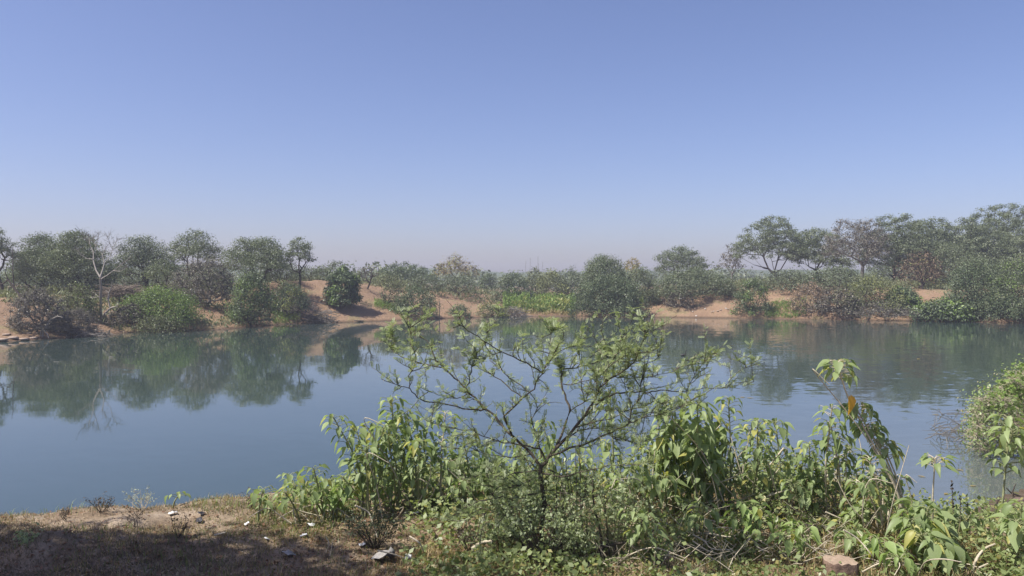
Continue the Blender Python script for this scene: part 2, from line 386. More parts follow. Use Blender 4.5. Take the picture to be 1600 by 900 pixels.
def leaf_cloud(rng, cen, n, rc, flat, size, aspect=0.45, droop=0.0):
    """n leaf faces about each clump centre"""
    N = len(cen) * n
    off = np.clip(rng.normal(size=(N, 3)), -1.9, 1.9) * 0.5
    off[:, 2] *= flat
    rr = np.repeat(np.broadcast_to(rc, (len(cen),)), n)
    P = np.repeat(cen, n, axis=0) + off * rr[:, None]
    on = off / (np.linalg.norm(off, axis=1)[:, None] + 1e-6)          # leaves face outwards and up, loosely
    nv = on * 0.8 + unit(rng, N) * 0.75 + np.array([0, 0, 0.45]); nv /= np.linalg.norm(nv, axis=1)[:, None] + 1e-9
    U = np.cross(nv, unit(rng, N)); U /= np.linalg.norm(U, axis=1)[:, None] + 1e-9; Wv = np.cross(nv, U)
    s = size * rng.uniform(0.6, 1.3, N)
    tone = np.repeat(rng.uniform(0, 1, len(cen)), n)
    return P, U * (s * 0.5)[:, None], Wv * (s * 0.5 * aspect)[:, None], tone

def tree(name, label, cat, px, d, ytop, hw, ybot, kind='acacia', leaf='acacia', bark='dark', trunk=None, dens=1.0, seed=0, lean=0.0, group=None, twigs=0.0, clumps=None, second=None, leafsize=None):
    rng = np.random.default_rng(seed * 7 + int(px) * 13 + int(ytop))
    if kind == 'bush' and ybot > 455:
        d = min(d, hit(px, ybot).y + 0.45)
    k = d / F
    cx = (px - CX) * k; R_ = hw * k; zt = CZ + (HY - ytop) * k; zb = CZ + (HY - ybot) * k
    bx = cx + lean * k; gz_ = H(bx, d); base = np.array([bx, d, gz_ - 0.08])
    zb = max(zb, gz_ + 0.02); h = zt - zb; ry = R_ * 0.85
    area = 2 * hw * (ybot - ytop)
    tr = 0.035 + 0.016 * (zt - gz_)
    ph = rng.uniform(0, 6.28, 4)
    def rim(a): return 1 + 0.16 * np.sin(2 * a + ph[0]) + 0.12 * np.sin(3 * a + ph[1]) + 0.08 * np.sin(5 * a + ph[2])
    nC = clumps or int(np.clip(12 + area / 55 * (0.8 if kind == 'acacia' else 1.0), 14, 210))
    if kind in ('acacia', 'sparse', 'bare'):
        def fn(m):
            a = rng.uniform(0, 6.28, m); r = np.sqrt(rng.uniform(0, 1, m)); u = rng.uniform(0, 1, m) ** 1.3
            top_ = 1 - 0.60 * r ** 2.3 + 0.12 * np.sin(2 * a + ph[3]) * r + 0.06 * np.sin(5 * a + ph[0]) * r
            lo = 0.12 + 0.25 * (1 - r)
            z = zb + h * (top_ - (top_ - lo) * u * 0.85)
            return np.stack([cx + R_ * 0.9 * r * rim(a) * np.cos(a), d + ry * r * rim(a) * np.sin(a), z], 1)
        fork = 0.55 if kind == 'acacia' else 0.7
        ft = gz_ + max(0.25, (zb - gz_) * fork + 0.1 * h)
    else:
        def fn(m):
            a = rng.uniform(0, 6.28, m); v = rng.uniform(0.0, 1, m); sh = rng.uniform(0.55, 1, m) ** 0.6
            r = np.sqrt(np.maximum(0, 1 - v ** 2.0)) * sh
            return np.stack([cx + R_ * 0.92 * r * rim(a) * np.cos(a), d + ry * r * rim(a) * np.sin(a), zb + h * (0.06 + 0.9 * v * (0.75 + 0.25 * rim(a * 1.3)) * (0.6 + 0.4 * sh))], 1)
        ft = gz_ + 0.18 * (zt - gz_)
    cl = spread(rng, nC, fn)
    tp = np.array([cx + (bx - cx) * 0.35 + rng.normal() * 0.1 * R_, d, ft])
    tk = [base + (tp - base) * u + np.array([rng.normal() * 0.03, rng.normal() * 0.03, 0]) * (0 < u < 1) for u in (0, 0.33, 0.66, 1.0)]
    pos, par, cnt = grow(rng, tk, cl, wander=0.16, rise=0.3 if kind == 'acacia' else 0.1)
    rtip = 0.012 + 0.004 * (kind == 'bare')
    rr = rtip * cnt ** 0.5; rr = np.minimum(rr, tr * (1 if kind != 'bush' else 0.6))
    root = empty(name, (bx, d, gz_), label, cat, group)
    q = np.arange(1, len(pos)); intr = q < 4
    mb = MB(); mb.frusta(pos[par[q[intr]]], pos[q[intr]], np.maximum(rr[par[q[intr]]], tr * 0.75) * 1.15, np.maximum(rr[q[intr]], tr * 0.7), 6); mb.build('trunk', BARK[bark], root)
    mb = MB(); o = q[~intr]; mb.frusta(pos[par[o]], pos[o], rr[par[o]] * 0.9, rr[o], 4)
    # fine twigs round the clump ends
    nt_ = int(3 + 20 * twigs)
    ends = np.repeat(cl, nt_, axis=0); rc = 0.24 * R_ * (1.5 if nC < 25 else 1.0) + 0.12; rc = min(rc, 0.62)
    du = unit(rng, len(ends)); du[:, 2] = np.abs(du[:, 2]) * 0.7 + 0.1
    ln = rng.uniform(0.4, 1.2, len(ends))[:, None] * rc
    mb.frusta(ends + du * ln * -0.3, ends + du * ln * 0.8, np.full(len(ends), 0.007 + 0.004 * (twigs > 0.5)), np.full(len(ends), 0.002), 3)
    tag(mb.build('branches', BARK[bark], root))
    if dens > 0:
        nl = max(6, int(area * 1.62 * dens / nC))
        ls = leafsize or 0.14
        flat = 0.48 if kind == 'acacia' else 0.75
        P, U, W, tn = leaf_cloud(rng, cl, nl, rc, flat, ls * d / 65, 0.42)
        ok = P[:, 2] > H(cx, d) * 0 + gz_ * 0.6 - 0.1
        mb = MB(); mb.quads(P[ok], U[ok], W[ok], tn[ok]); tag(mb.build('crown', LM[leaf], root), kind='stuff')
        if second:   # a second leaf colour in some sprays
            lf2, fr = second; cc_ = cl[rng.uniform(size=len(cl)) < fr]
            if len(cc_):
                P, U, W, tn = leaf_cloud(rng, cc_, int(nl * 0.8), rc * 1.05, flat, ls * d / 65, 0.5)
                mb = MB(); mb.quads(P, U, W, tn); tag(mb.build('crown_sprays', LM[lf2], root), kind='stuff')
    return root

GA, GB = 'acacia trees along the far bank', 'bushes along the far waterline'
A, B_, D_ = 'acacia', 'bush', 'dense'
# name, label, category, px, d, ytop, halfwidth, ybot, kwargs
TREES = [
 # left bank
 ('acacia_tree', 'acacia cut off by the left edge of the picture, above the bare bank', 'tree', -8, 52, 360, 32, 408, dict(lean=14)),
 ('acacia_tree', 'grey-green acacia behind the grey twig bush at the far left', 'tree', 62, 55, 367, 50, 452, dict(dens=1.5, leaf='acacia_blue')),
 ('acacia_tree', 'broad acacia with thick dark slanting trunk right behind the white dead tree', 'tree', 118, 54, 362, 60, 452, dict(dens=1.5, lean=30)),
 ('acacia_tree', 'upright acacia between the white dead tree and the open crowned acacia', 'tree', 224, 58, 369, 44, 440, dict(dens=1.4, leaf='acacia_blue')),
 ('acacia_tree', 'open crowned acacia rising alone above the grey thicket on the left', 'tree', 304, 61, 361, 40, 414, dict(lean=4, dens=1.1)),
 ('acacia_tree', 'dense umbrella shaped acacia, widest crown of the left bank', 'tree', 402, 59, 371, 58, 432, dict(dens=1.5, lean=10)),
 ('acacia_tree', 'slim acacia touching the right side of the umbrella shaped acacia', 'tree', 468, 60, 370, 21, 415, dict(lean=-2)),
 ('acacia_tree', 'small acacia with slanting trunk above the bright green shrub', 'tree', 254, 55, 408, 30, 440, dict(lean=16)),
 ('leafless_bush', 'large grey leafless thicket sloping down towards the bare red gully', 'bush', 322, 54, 404, 46, 470, dict(kind=B_, leaf='grey', bark='grey', dens=0.8, twigs=1.0, second=('olive', 0.25))),
 ('green_bush', 'tall dark green bush hanging over the water left of the brush pile', 'bush', 392, 52.3, 420, 38, 506, dict(kind=B_, leaf='dense', dens=1.15, second=('bright', 0.22))),
 ('green_bush', 'low dark bush filling the foot of the umbrella acacia', 'bush', 440, 63, 408, 40, 440, dict(kind=B_, leaf='acacia_blue')),
 ('green_bush', 'bright green shrub mounded above the waterline on the left', 'bush', 252, 49, 450, 56, 508, dict(kind=B_, leaf='bright', dens=1.2, second=('dense', 0.4))),
 ('green_bush', 'low grey-green cushion bush touching the water below the bright green shrub', 'bush', 252, 46.6, 495, 40, 520, dict(kind=B_, leaf='olive', dens=1.1)),
 ('green_bush', 'pale olive bush just left of the white dead trunk', 'bush', 122, 46.5, 444, 32, 500, dict(kind=B_, leaf='olive', dens=0.9, twigs=0.5, second=('bright', 0.15))),
 ('leafless_bush', 'grey leafless bush with crooked dark stems at the left waterline', 'bush', 58, 43, 452, 42, 524, dict(kind=B_, leaf='grey', bark='grey', dens=0.55, twigs=1.0)),
 ('leafless_bush', 'low leafless tangle at the water between the grey bush and the white tree', 'bush', 112, 43.6, 484, 40, 524, dict(kind=B_, leaf='grey', bark='grey', dens=0.5, twigs=1.0)),
 ('leafless_bush', 'brown-grey twig tangle right of the white dead trunk foot', 'bush', 206, 47.2, 474, 34, 510, dict(kind=B_, leaf='grey', bark='dark', dens=0.5, twigs=1.0)),
 ('green_bush', 'dark bush on the crest above the brush pile, yellowish leaves in front', 'bush', 452, 56.5, 440, 32, 482, dict(kind=B_, leaf='dense', second=('yellow', 0.2))),
 ('green_bush', 'hazy grey bush on the crest between slim acacia and round leafy shrub', 'bush', 484, 68, 418, 30, 446, dict(kind=B_, leaf='acacia_blue', dens=0.8)),
 ('green_bush', 'hazy bush seen behind the trunks at the far left', 'bush', 25, 66, 425, 50, 458, dict(kind=B_, leaf='acacia_blue')),
 ('green_bush', 'hazy bush filling the gap behind the olive bush and white trunk', 'bush', 120, 68, 424, 58, 458, dict(kind=B_, leaf='acacia_blue')),
 ('green_bush', 'hazy bush behind the brush hut', 'bush', 205, 68, 420, 44, 456, dict(kind=B_, leaf='acacia_blue')),
 ('green_bush', 'hazy bush behind the small slanting acacia and the grey thicket', 'bush', 300, 70, 412, 55, 452, dict(kind=B_, leaf='acacia_blue')),
 # middle
 ('acacia_tree', 'sparse flat topped acacia poking out above the round leafy shrub', 'tree', 522, 62, 409, 24, 428, dict(dens=0.8, leaf='acacia_blue')),
 ('leafy_shrub', 'round leafy green shrub on the bare red slope casting a dark shadow', 'bush', 535, 60.5, 418, 26, 474, dict(kind=B_, leaf='dense', dens=1.5, second=('bright', 0.3), leafsize=0.22)),
 ('bare_tree', 'small bare tree with leaning black trunk on the red crest', 'tree', 574, 67, 411, 20, 436, dict(kind='bare', leaf='grey', dens=0.12, lean=0)),
 ('acacia_tree', 'wide domed green acacia behind the red crest, left of the pale half bare tree', 'tree', 632, 88, 411, 48, 450, dict(dens=1.3, leaf='dense')),
 ('green_bush', 'grey-green bush just right of the small bare tree', 'bush', 603, 72, 428, 28, 452, dict(kind=B_, leaf='olive', dens=0.9)),
 ('green_bush', 'purplish grey bush in front of the domed acacia', 'bush', 664, 72, 432, 30, 455, dict(kind=B_, leaf='acacia_blue', dens=0.9, twigs=0.4)),
 ('sparse_bush', 'thin yellowish bush with leaning stem on the red slope', 'bush', 612, 64, 440, 20, 474, dict(kind=B_, leaf='olive', dens=0.5, twigs=0.4, lean=-12)),
 ('green_bush', 'dark green bush at the waterline beside two thin stakes', 'bush', 650, 64.4, 446, 36, 497, dict(kind=B_, leaf='dense', dens=1.1)),
 ('pale_tree', 'pale half bare tree with yellowing leaves standing behind the red crest', 'tree', 712, 79, 401, 33, 436, dict(kind='sparse', leaf='ochre', bark='grey', dens=0.35, twigs=0.7, second=('yellow', 0.25))),
 ('green_bush', 'grey-green bushes spread under the pale half bare tree', 'bush', 716, 75, 432, 40, 454, dict(kind=B_, leaf='acacia_blue')),
 ('round_tree', 'small round dark tree far behind, right of the pale half bare tree', 'tree', 762, 96, 427, 13, 452, dict(kind=B_, leaf='dense', dens=1.6)),
 ('green_bush', 'low dark bush at the waterline below the middle of the red bank', 'bush', 718, 66, 476, 20, 498, dict(kind=B_, leaf='dense')),
 ('green_bush', 'yellow-green low bush where the red bank ends at the inlet', 'bush', 768, 68, 477, 26, 497, dict(kind=B_, leaf='olive', second=('yellow', 0.35))),
 ('green_bush', 'domed grey-green bush at the back of the inlet', 'bush', 800, 80, 425, 30, 474, dict(kind=B_, leaf='acacia_blue', dens=1.2)),
 ('spiky_tree', 'bush with tall bare shoots sticking up at the head of the inlet', 'tree', 836, 84, 416, 18, 466, dict(kind=B_, leaf='olive', dens=1.0)),
 ('green_bush', 'yellowish green bush behind the bright herb belt', 'bush', 864, 82, 424, 32, 470, dict(kind=B_, leaf='olive', dens=1.1, second=('yellow', 0.2))),
 ('green_bush', 'hazy grey bush tucked behind the big dark thicket on its left', 'bush', 893, 84, 420, 24, 470, dict(kind=B_, leaf='acacia_blue')),
 ('green_bush', 'tallest dome of the big dark thicket beside the inlet', 'bush', 944, 72, 396, 46, 470, dict(kind=B_, leaf='acacia', dens=1.3, second=('dense', 0.3))),
 ('green_bush', 'front of the big dark thicket, overhanging the water', 'bush', 955, 68.5, 430, 58, 498, dict(kind=B_, leaf='dense', dens=1.25, second=('acacia', 0.3))),
 ('green_bush', 'right shoulder of the big dark thicket next to the bare sandy shore', 'bush', 998, 72, 414, 34, 480, dict(kind=B_, leaf='acacia', dens=1.1)),
 ('yellow_tree', 'small tree with yellow leaves behind the big dark thicket', 'tree', 989, 84, 402, 14, 432, dict(kind='sparse', leaf='ochre', bark='grey', dens=0.7)),
 # right bank
 ('acacia_tree', 'hazy blue-green acacia with flat crown above the sandy shore', 'tree', 1062, 82, 386, 48, 432, dict(leaf='acacia_blue', dens=1.1)),
 ('green_bush', 'wide spreading bush with dark underside above the sandy shore', 'bush', 1082, 71.5, 420, 62, 470, dict(kind=B_, leaf='acacia', dens=1.2, second=('acacia_blue', 0.3))),
 ('leafless_bush', 'dark dead bush hanging down the sandy slope under the spreading bush', 'bush', 1062, 69.5, 455, 26, 484, dict(kind=B_, leaf='grey', bark='dark', dens=0.5, twigs=1.0)),
 ('pale_tree', 'thin see-through pale tree left of the tallest single acacia', 'tree', 1142, 88, 383, 19, 425, dict(kind='sparse', leaf='grey', bark='grey', dens=0.35, twigs=0.6)),
 ('acacia_tree', 'tall spreading acacia with forked black trunk clear against the sky', 'tree', 1208, 85, 339, 56, 416, dict(dens=1.2, lean=14)),
 ('acacia_tree', 'acacia with small flat crown just right of the tall forked acacia', 'tree', 1276, 85, 358, 46, 426, dict(lean=4, dens=1.4)),
 ('green_bush', 'dark pyramid bush standing in the water at the end of the sandy shore', 'bush', 1176, 65.5, 434, 27, 496, dict(kind=B_, leaf='dense', dens=1.0, second=('bright', 0.12))),
 ('green_bush', 'hazy low bush under the tall forked acacia', 'bush', 1236, 76, 424, 50, 458, dict(kind=B_, leaf='acacia_blue')),
 ('brown_bush', 'brown leaved bush at the waterline of the right bank', 'bush', 1266, 65, 440, 28, 494, dict(kind=B_, leaf='brown', bark='grey', dens=0.7, twigs=0.5)),
 ('leafless_bush', 'dark grey leafless bush next to the brown leaved bush', 'bush', 1310, 64, 448, 32, 497, dict(kind=B_, leaf='grey', bark='dark', dens=0.7, twigs=0.8, second=('olive', 0.2))),
 ('bare_tree', 'brown-grey nearly leafless tree with pale trunk among the right bank acacias', 'tree', 1340, 79, 341, 46, 412, dict(kind='bare', leaf='grey', bark='grey', dens=0.7, twigs=0.8, lean=6)),
 ('acacia_tree', 'acacia with several black trunks right of the nearly leafless tree', 'tree', 1402, 81, 337, 54, 430, dict(dens=1.5, lean=-4)),
 ('acacia_tree', 'acacia with open crown midway between multi-trunked acacia and right edge', 'tree', 1456, 83, 342, 54, 434, dict(leaf='acacia', dens=1.5)),
 ('acacia_tree', 'layered acacia left of the tallest crown at the right edge', 'tree', 1512, 81, 343, 58, 436, dict(leaf='acacia', dens=1.5)),
 ('acacia_tree', 'tallest layered acacia near the top right of the far bank', 'tree', 1566, 83, 319, 62, 434, dict(dens=1.5)),
 ('acacia_tree', 'acacia crown cut off by the right edge of the picture', 'tree', 1618, 76, 352, 56, 450, dict(dens=1.4)),
 ('bare_tree', 'brown bare tree with spreading limbs in front of the red earth patch', 'tree', 1440, 70, 394, 36, 446, dict(kind='bare', leaf='brown', dens=0.3, twigs=0.7, second=('yellow', 0.1))),
 ('green_bush', 'grey-green bush filling the gap behind the red earth patch', 'bush', 1492, 77, 380, 56, 446, dict(kind=B_, leaf='acacia', dens=1.1)),
 ('green_bush', 'big green bush right of the red earth patch', 'bush', 1530, 66, 406, 50, 492, dict(kind=B_, leaf='dense', dens=1.25, second=('acacia', 0.4))),
 ('green_bush', 'lighter green bush at the right edge of the far waterline', 'bush', 1592, 63, 398, 42, 500, dict(kind=B_, leaf='acacia', dens=1.15, second=('bright', 0.2))),
 ('green_bush', 'yellow-green bush in the middle of the right bank', 'bush', 1362, 68, 430, 44, 488, dict(kind=B_, leaf='olive', dens=1.1, second=('yellow', 0.25))),
 ('green_bush', 'dark bush with big pale leaves left of the red earth patch', 'bush', 1412, 64.5, 448, 24, 492, dict(kind=B_, leaf='dense', dens=0.9, second=('bright', 0.3), leafsize=0.26)),
 ('leafless_bush', 'long low grey brush at the water below the yellow-green bush', 'bush', 1376, 62.4, 474, 58, 499, dict(kind=B_, leaf='grey', bark='grey', dens=0.6, twigs=0.8, second=('olive', 0.3))),
 ('green_bush', 'hazy bush behind the bare brown tree and multi-trunked acacia', 'bush', 1405, 90, 404, 60, 450, dict(kind=B_, leaf='acacia_blue')),
 ('green_bush', 'hazy bush behind the brown leaved bush', 'bush', 1308, 76, 416, 48, 462, dict(kind=B_, leaf='acacia_blue')),
 ('leafy_shrub', 'low broad leaved green shrub at the water under the red earth patch', 'bush', 1478, 61.5, 470, 42, 502, dict(kind=B_, leaf='dense', dens=1.2, second=('bright', 0.4), leafsize=0.24)),
 ('green_bush', 'dark low bush at the water near the right edge', 'bush', 1560, 60.5, 452, 50, 503, dict(kind=B_, leaf='dense', dens=1.1, second=('olive', 0.3))),
]
for kk, (nm, lb, ct, px, d, yt, hw, yb, kw) in enumerate(TREES):
    tree(nm, lb, ct, px, d, yt, hw, yb, seed=kk, group=GA if nm == 'acacia_tree' else (GB if ct == 'bush' else None), **kw)

# tall bare shoots of the spiky bush
sh = [o for o in C.objects if o.name == 'spiky_tree'][0]
mb = MB()
for px, yt in ((822, 407), (829, 403), (841, 401), (842, 412), (848, 410)):
    mb.tube([at(836 + (px - 836) * 0.5, 440, 84), at(px - 1, (yt + 440) / 2, 84), at(px, yt, 84)], [0.016, 0.012, 0.005], 3)
    for q in range(10): 
        p = at(px - 0.5, yt + q * 1.3, 84); mb.quads([p], np.array([[0.05, 0, 0.05]]) * (1 if q % 2 else -1), np.array([[0.0, 0.015, 0.015]]))
mb.build('shoots', LM['grey'], sh)

# the bleached dead tree and its limbs (traced)
def limb_tree(root, lines, d, mat, spread_d=1.5, part='limb', seed=1):
    rng = random.Random(seed); nodes = []
    for pts, r0, r1 in lines:
        if nodes:
            near = min(nodes, key=lambda n: (n[0] - pts[0][0]) ** 2 + (n[1] - pts[0][1]) ** 2); dd0 = near[2]
        else: dd0 = 0.0
        dd1 = dd0 + rng.uniform(-spread_d, spread_d); P = []
        for q, (x, y) in enumerate(pts):
            u = q / (len(pts) - 1); dd = dd0 + (dd1 - dd0) * u; P.append(at(x, y, d + dd)); nodes.append((x, y, dd))
        mb = MB(); mb.tube(P, np.linspace(r0, r1, len(P)), 6); mb.build(part if nodes[0][:2] != pts[0] else 'trunk', mat, root, smooth=True)
    return nodes
d = 46.5; b0 = hit(158, 498); d = b0.y
root = empty('dead_tree', b0, 'bleached white leafless tree standing on the left bank', 'tree')
limb_tree(root, [
 ([(158, 500), (157, 470), (158, 450), (157, 432)], 0.081, 0.070),
 ([(157, 434), (150, 422), (146, 408), (146, 395), (140, 380), (139, 368)], 0.053, 0.010),
 ([(157, 432), (161, 420), (163, 411), (160, 398), (166, 385)], 0.046, 0.010),
 ([(158, 436), (168, 430), (177, 423), (186, 416), (200, 405)], 0.037, 0.008),
 ([(146, 405), (136, 404), (126, 398), (122, 390)], 0.025, 0.007),
 ([(146, 395), (150, 385), (154, 370), (153, 363)], 0.025, 0.007),
 ([(155, 465), (148, 458), (140, 454)], 0.031, 0.008),
 ([(163, 411), (172, 402), (176, 388), (184, 372)], 0.022, 0.006),
 ([(140, 382), (132, 372), (128, 362)], 0.015, 0.005),
 ([(177, 423), (188, 424), (196, 420)], 0.019, 0.006),
 ([(160, 398), (152, 384)], 0.015, 0.006), ([(176, 390), (170, 376), (165, 364)], 0.014, 0.004), ([(150, 385), (144, 372)], 0.012, 0.004)], d, BARK['white'])
rng = np.random.default_rng(5); mb = MB()
outer = [(139, 368, 140, 384), (166, 385, 161, 400), (153, 363, 151, 380), (184, 372, 176, 392), (128, 362, 138, 380), (165, 364, 174, 386), (144, 372, 150, 386), (200, 405, 180, 420), (122, 390, 134, 403), (196, 420, 180, 424)]
for x1, y1, x0, y0 in outer:
    for q in range(12):
        u = rng.uniform(0.1, 1.0); p = np.array(at(x0 + (x1 - x0) * u, y0 + (y1 - y0) * u, d + rng.normal() * 0.12)); dv = np.array([(x1 - x0) * 0.03 + rng.normal() * 0.5, rng.normal() * 0.4, 0.55 + rng.normal() * 0.25]); l = rng.uniform(0.2, 0.6)
        p1_ = p + dv * l * 0.55; p2_ = p1_ + (dv + rng.normal(size=3) * 0.35) * l * 0.6; p3_ = p1_ + (dv + rng.normal(size=3) * 0.5) * l * 0.5
        mb.frusta([p, p1_, p1_], [p1_, p2_, p3_], [0.011, 0.008, 0.007], [0.008, 0.003, 0.003], 3)
tag(mb.build('twigs', BARK['grey'], root), kind='stuff')
mb = MB(); P, U, W, tn = leaf_cloud(rng, np.array([tuple(at(x, y, d)) for x, y in [(160, 364), (180, 372), (152, 361), (172, 368), (186, 376)]]), 14, 0.6, 0.6, 0.07, 0.5); mb.quads(P, U, W, tn); tag(mb.build('leaf_remnants', LM['acacia_blue'], root), kind='stuff')

b0 = hit(161, 503); d = b0.y
root = empty('driftwood', b0, 'bleached crooked dead branch lying at the foot of the white tree', 'driftwood')
limb_tree(root, [([(158, 503), (164, 490), (173, 481), (184, 478)], 0.10, 0.03), ([(172, 482), (169, 468), (170, 458), (166, 454)], 0.05, 0.02), ([(170, 458), (174, 450), (175, 441)], 0.045, 0.015)], d, BARK['white'], 0.4, seed=3)
b0 = hit(68, 527); d = b0.y
root = empty('driftwood', b0, 'pale forked dead roots standing in the water under the grey bush', 'driftwood')
limb_tree(root, [([(66, 527), (68, 515), (75, 505), (80, 497)], 0.06, 0.02), ([(68, 516), (74, 522), (76, 528)], 0.04, 0.02), ([(70, 512), (64, 518), (62, 528)], 0.04, 0.02), ([(78, 500), (90, 494), (98, 496)], 0.03, 0.012)], d, BARK['white'], 0.3, seed=4)
# dark leaning stems through the left leafless bush
d = 45; b0 = Vector(((60 - CX) / F * d, d, H((60 - CX) / F * d, d)))
root = empty('dead_tree', b0, 'black leaning dead stem rising out of the grey bush at the far left', 'tree')
limb_tree(root, [([(48, 500), (36, 468), (22, 450), (12, 436)], 0.11, 0.05), ([(22, 450), (20, 425), (20, 400), (19, 388)], 0.04, 0.012), ([(13, 437), (4, 444), (-6, 440)], 0.05, 0.02), ([(36, 468), (44, 452), (46, 440)], 0.04, 0.012), ([(12, 436), (8, 425), (12, 412)], 0.03, 0.008)], d, BARK['dark'], 0.6, seed=6)
# broken white limb in the right hand trees
d = 66; p0 = at(1594, 420, d)
root = empty('broken_limb', p0, 'white broken limb caught in the trees near the right edge', 'branch')
limb_tree(root, [([(1594, 422), (1592, 414), (1595, 406), (1593, 399)], 0.07, 0.035), ([(1592, 416), (1584, 418), (1577, 417)], 0.05, 0.02), ([(1586, 418), (1580, 414)], 0.03, 0.015)], d, BARK['white'], 0.3, seed=7)

# brush heap like a small thatched hut, on the left bank crest
d = 51.5; c0 = Vector(((194 - CX) / F * d, d, H((194 - CX) / F * d, d)))
root = empty('brush_hut', c0, 'low heap of dry brush stacked like a small hut behind the white tree', 'brush heap')
rng = np.random.default_rng(11)
kx = d / F
mb = MB()
for q in range(4): 
    x = c0.x + (-14 + 9.3 * q) * kx; mb.tube([(x, d - 0.3, c0.z - 0.1), (x + 0.05, d - 0.3, c0.z + 0.75)], [0.05, 0.04], 6)
mb.build('posts', BARK['dark'], root)
n = 500; xx = c0.x + rng.uniform(-18, 18, n) * kx; zz = c0.z + 0.55 + rng.uniform(0, 0.6, n) * (1 - np.abs((xx - c0.x) / (20 * kx)) ** 2); yy = d + rng.uniform(-0.7, 0.7, n)
A0 = np.stack([xx, yy, zz], 1); du = rng.normal(size=(n, 3)) * [0.5, 0.25, 0.16]
mb = MB(); mb.frusta(A0 - du, A0 + du, np.full(n, 0.02), np.full(n, 0.008), 3); mb.build('thatch', barkmat('dry_thatch', (0.10, 0.08, 0.06), (0.27, 0.22, 0.17), 10), root)
# brush pile of dead branches at the waterline
def brush(name, label, px, py, hwpx, hpx, n, mat, seed):
    b = hit(px, py); kx = b.y / F; rng = np.random.default_rng(seed)
    root = empty(name, b, label, 'brush pile'); mb = MB()
    for q in range(n):
        u = rng.uniform(-1, 1); x = b.x + u * hwpx * kx; y = b.y + rng.uniform(-0.5, 1.0); z = max(H(x, y), 0) + rng.uniform(0, 1) ** 1.4 * hpx * kx * (1 - u * u * 0.7)
        a = rng.uniform(0, 6.28); l = rng.uniform(0.25, 0.9); e = rng.uniform(-0.35, 0.6)
        dv = np.array([math.cos(a) * l, math.sin(a) * l * 0.6, e * l]); p = np.array([x, y, z]); bend = rng.normal(size=3) * 0.1
        mb.tube([p - dv, p + bend, p + dv], [0.035 * rng.uniform(0.4, 1), 0.02, 0.006], 4, cap=False)
    tag(mb.build('branch_tangle', mat, root), kind='stuff'); return root
brush('brush_pile', 'grey heap of dead branches at the waterline below the crest bushes', 478, 503, 42, 30, 260, BARK['grey'], 1)
brush('brush_pile', 'low drift of brown sticks at the inlet mouth', 800, 495, 22, 12, 120, BARK['grey'], 2)
brush('brush_pile', 'low tangle of pale twigs along the waterline left of the white tree', 120, 526, 45, 8, 140, BARK['grey'], 3)
# stakes in the water
for px, y0, y1, lb in ((656, 500, 478, 'thin pale stake standing in the water, left one of two'), (686, 499, 470, 'thin pale stake standing at the water edge, right one of two')):
    b = at(px, y0, 3 * F / (y0 - HY)); d = b.y; b.z = -0.3
    root = empty('wooden_stake', (b.x, b.y, 0), lb, 'stake', 'stakes in the water'); tp = at(px + 1, y1, d)
    mb = MB(); mb.tube([b, (b + tp) / 2 + Vector((0.02, 0, 0)), tp], [0.035, 0.03, 0.025], 6); mb.build('pole', BARK['grey'], root)
# flat stones along the left waterline
SROCK = plainmat('shore_stone', (0.34, 0.26, 0.20), 0.9, 0.4, 4)
def rock(name, label, p, sx, sy, sz, mat, seed, cat='stone', group=None):
    rng = np.random.default_rng(seed); n, m = 9, 6; v = []; 
    for j in range(m + 1):
        th = math.pi * j / m
        for i_ in range(n):
            a = 2 * math.pi * i_ / n; v.append((math.sin(th) * math.cos(a), math.sin(th) * math.sin(a), math.cos(th)))
    v = np.array(v); nz = 1 + 0.28 * fbm(v[:, 0] * 1.5 + seed * 3.1, v[:, 1] * 1.5 + v[:, 2] * 1.7, seed, 3); v = v * nz[:, None]
    v = np.clip(v, -0.85, 0.85) * [sx, sy, sz]; a = rng.uniform(0, 6.28); ca, sa = math.cos(a) , math.sin(a)
    v = np.stack([v[:, 0], v[:, 1], v[:, 2]], 1)
    f = [(j * n + i_, j * n + (i_ + 1) % n, (j + 1) * n + (i_ + 1) % n, (j + 1) * n + i_) for j in range(m) for i_ in range(n)]
    mb = MB(); mb.add(v, np.array(f)); o = mb.build(name, mat); o.location = p; o.rotation_euler = (0, 0, rng.uniform(-0.4, 0.4)); return tag(o, label, cat, group)
STONES = [(4, 532, 15, 5), (20, 530, 14, 5), (37, 531, 15, 4), (52, 529, 10, 4), (10, 524, 11, 3), (45, 522, 9, 3)]
rng0 = random.Random(3)
for q, (x, y, w, hh_) in enumerate(STONES):
    p = hit(x, y); kx = p.y / F
    sto = rock('shore_stone', 'flat grey stone along the far left waterline', p + Vector((0, 0, 0.03)), w * kx * 0.62, w * kx * 0.5, hh_ * kx * 0.55, SROCK, 20 + q, group='flat stones at the left waterline'); STO = (STO if q else []) + [(x, sto, sto['label'])]
ordered(STO)
b = hit(235, 519); mb = MB(); mb.tube([at(208, 521, b.y), at(235, 519.5, b.y + 0.1), at(262, 521, b.y)], [0.05, 0.07, 0.04], 6); tag(mb.build('floating_log', BARK['grey']), 'thin pale log lying on the waterline under the cushion bush', 'log')
b = hit(555, 502); mb = MB(); mb.tube([at(538, 501, b.y), at(552, 502, b.y + 0.1), at(568, 501.5, b.y)], [0.07, 0.10, 0.05], 6); tag(mb.build('floating_log', BARK['dark']), 'short dark log at the waterline below the red slope', 'log')
b = hit(700, 470)
# low pale ledge on the left crest
b0 = hit(120, 468); d = b0.y; mb = MB()
mb.tube([at(82, 466, d), at(105, 465, d), at(130, 466, d), at(152, 465, d)], [0.07, 0.09, 0.09, 0.06], 6); tag(mb.build('fallen_log', BARK['white']), 'long pale log lying on the left crest behind the olive bush', 'log')

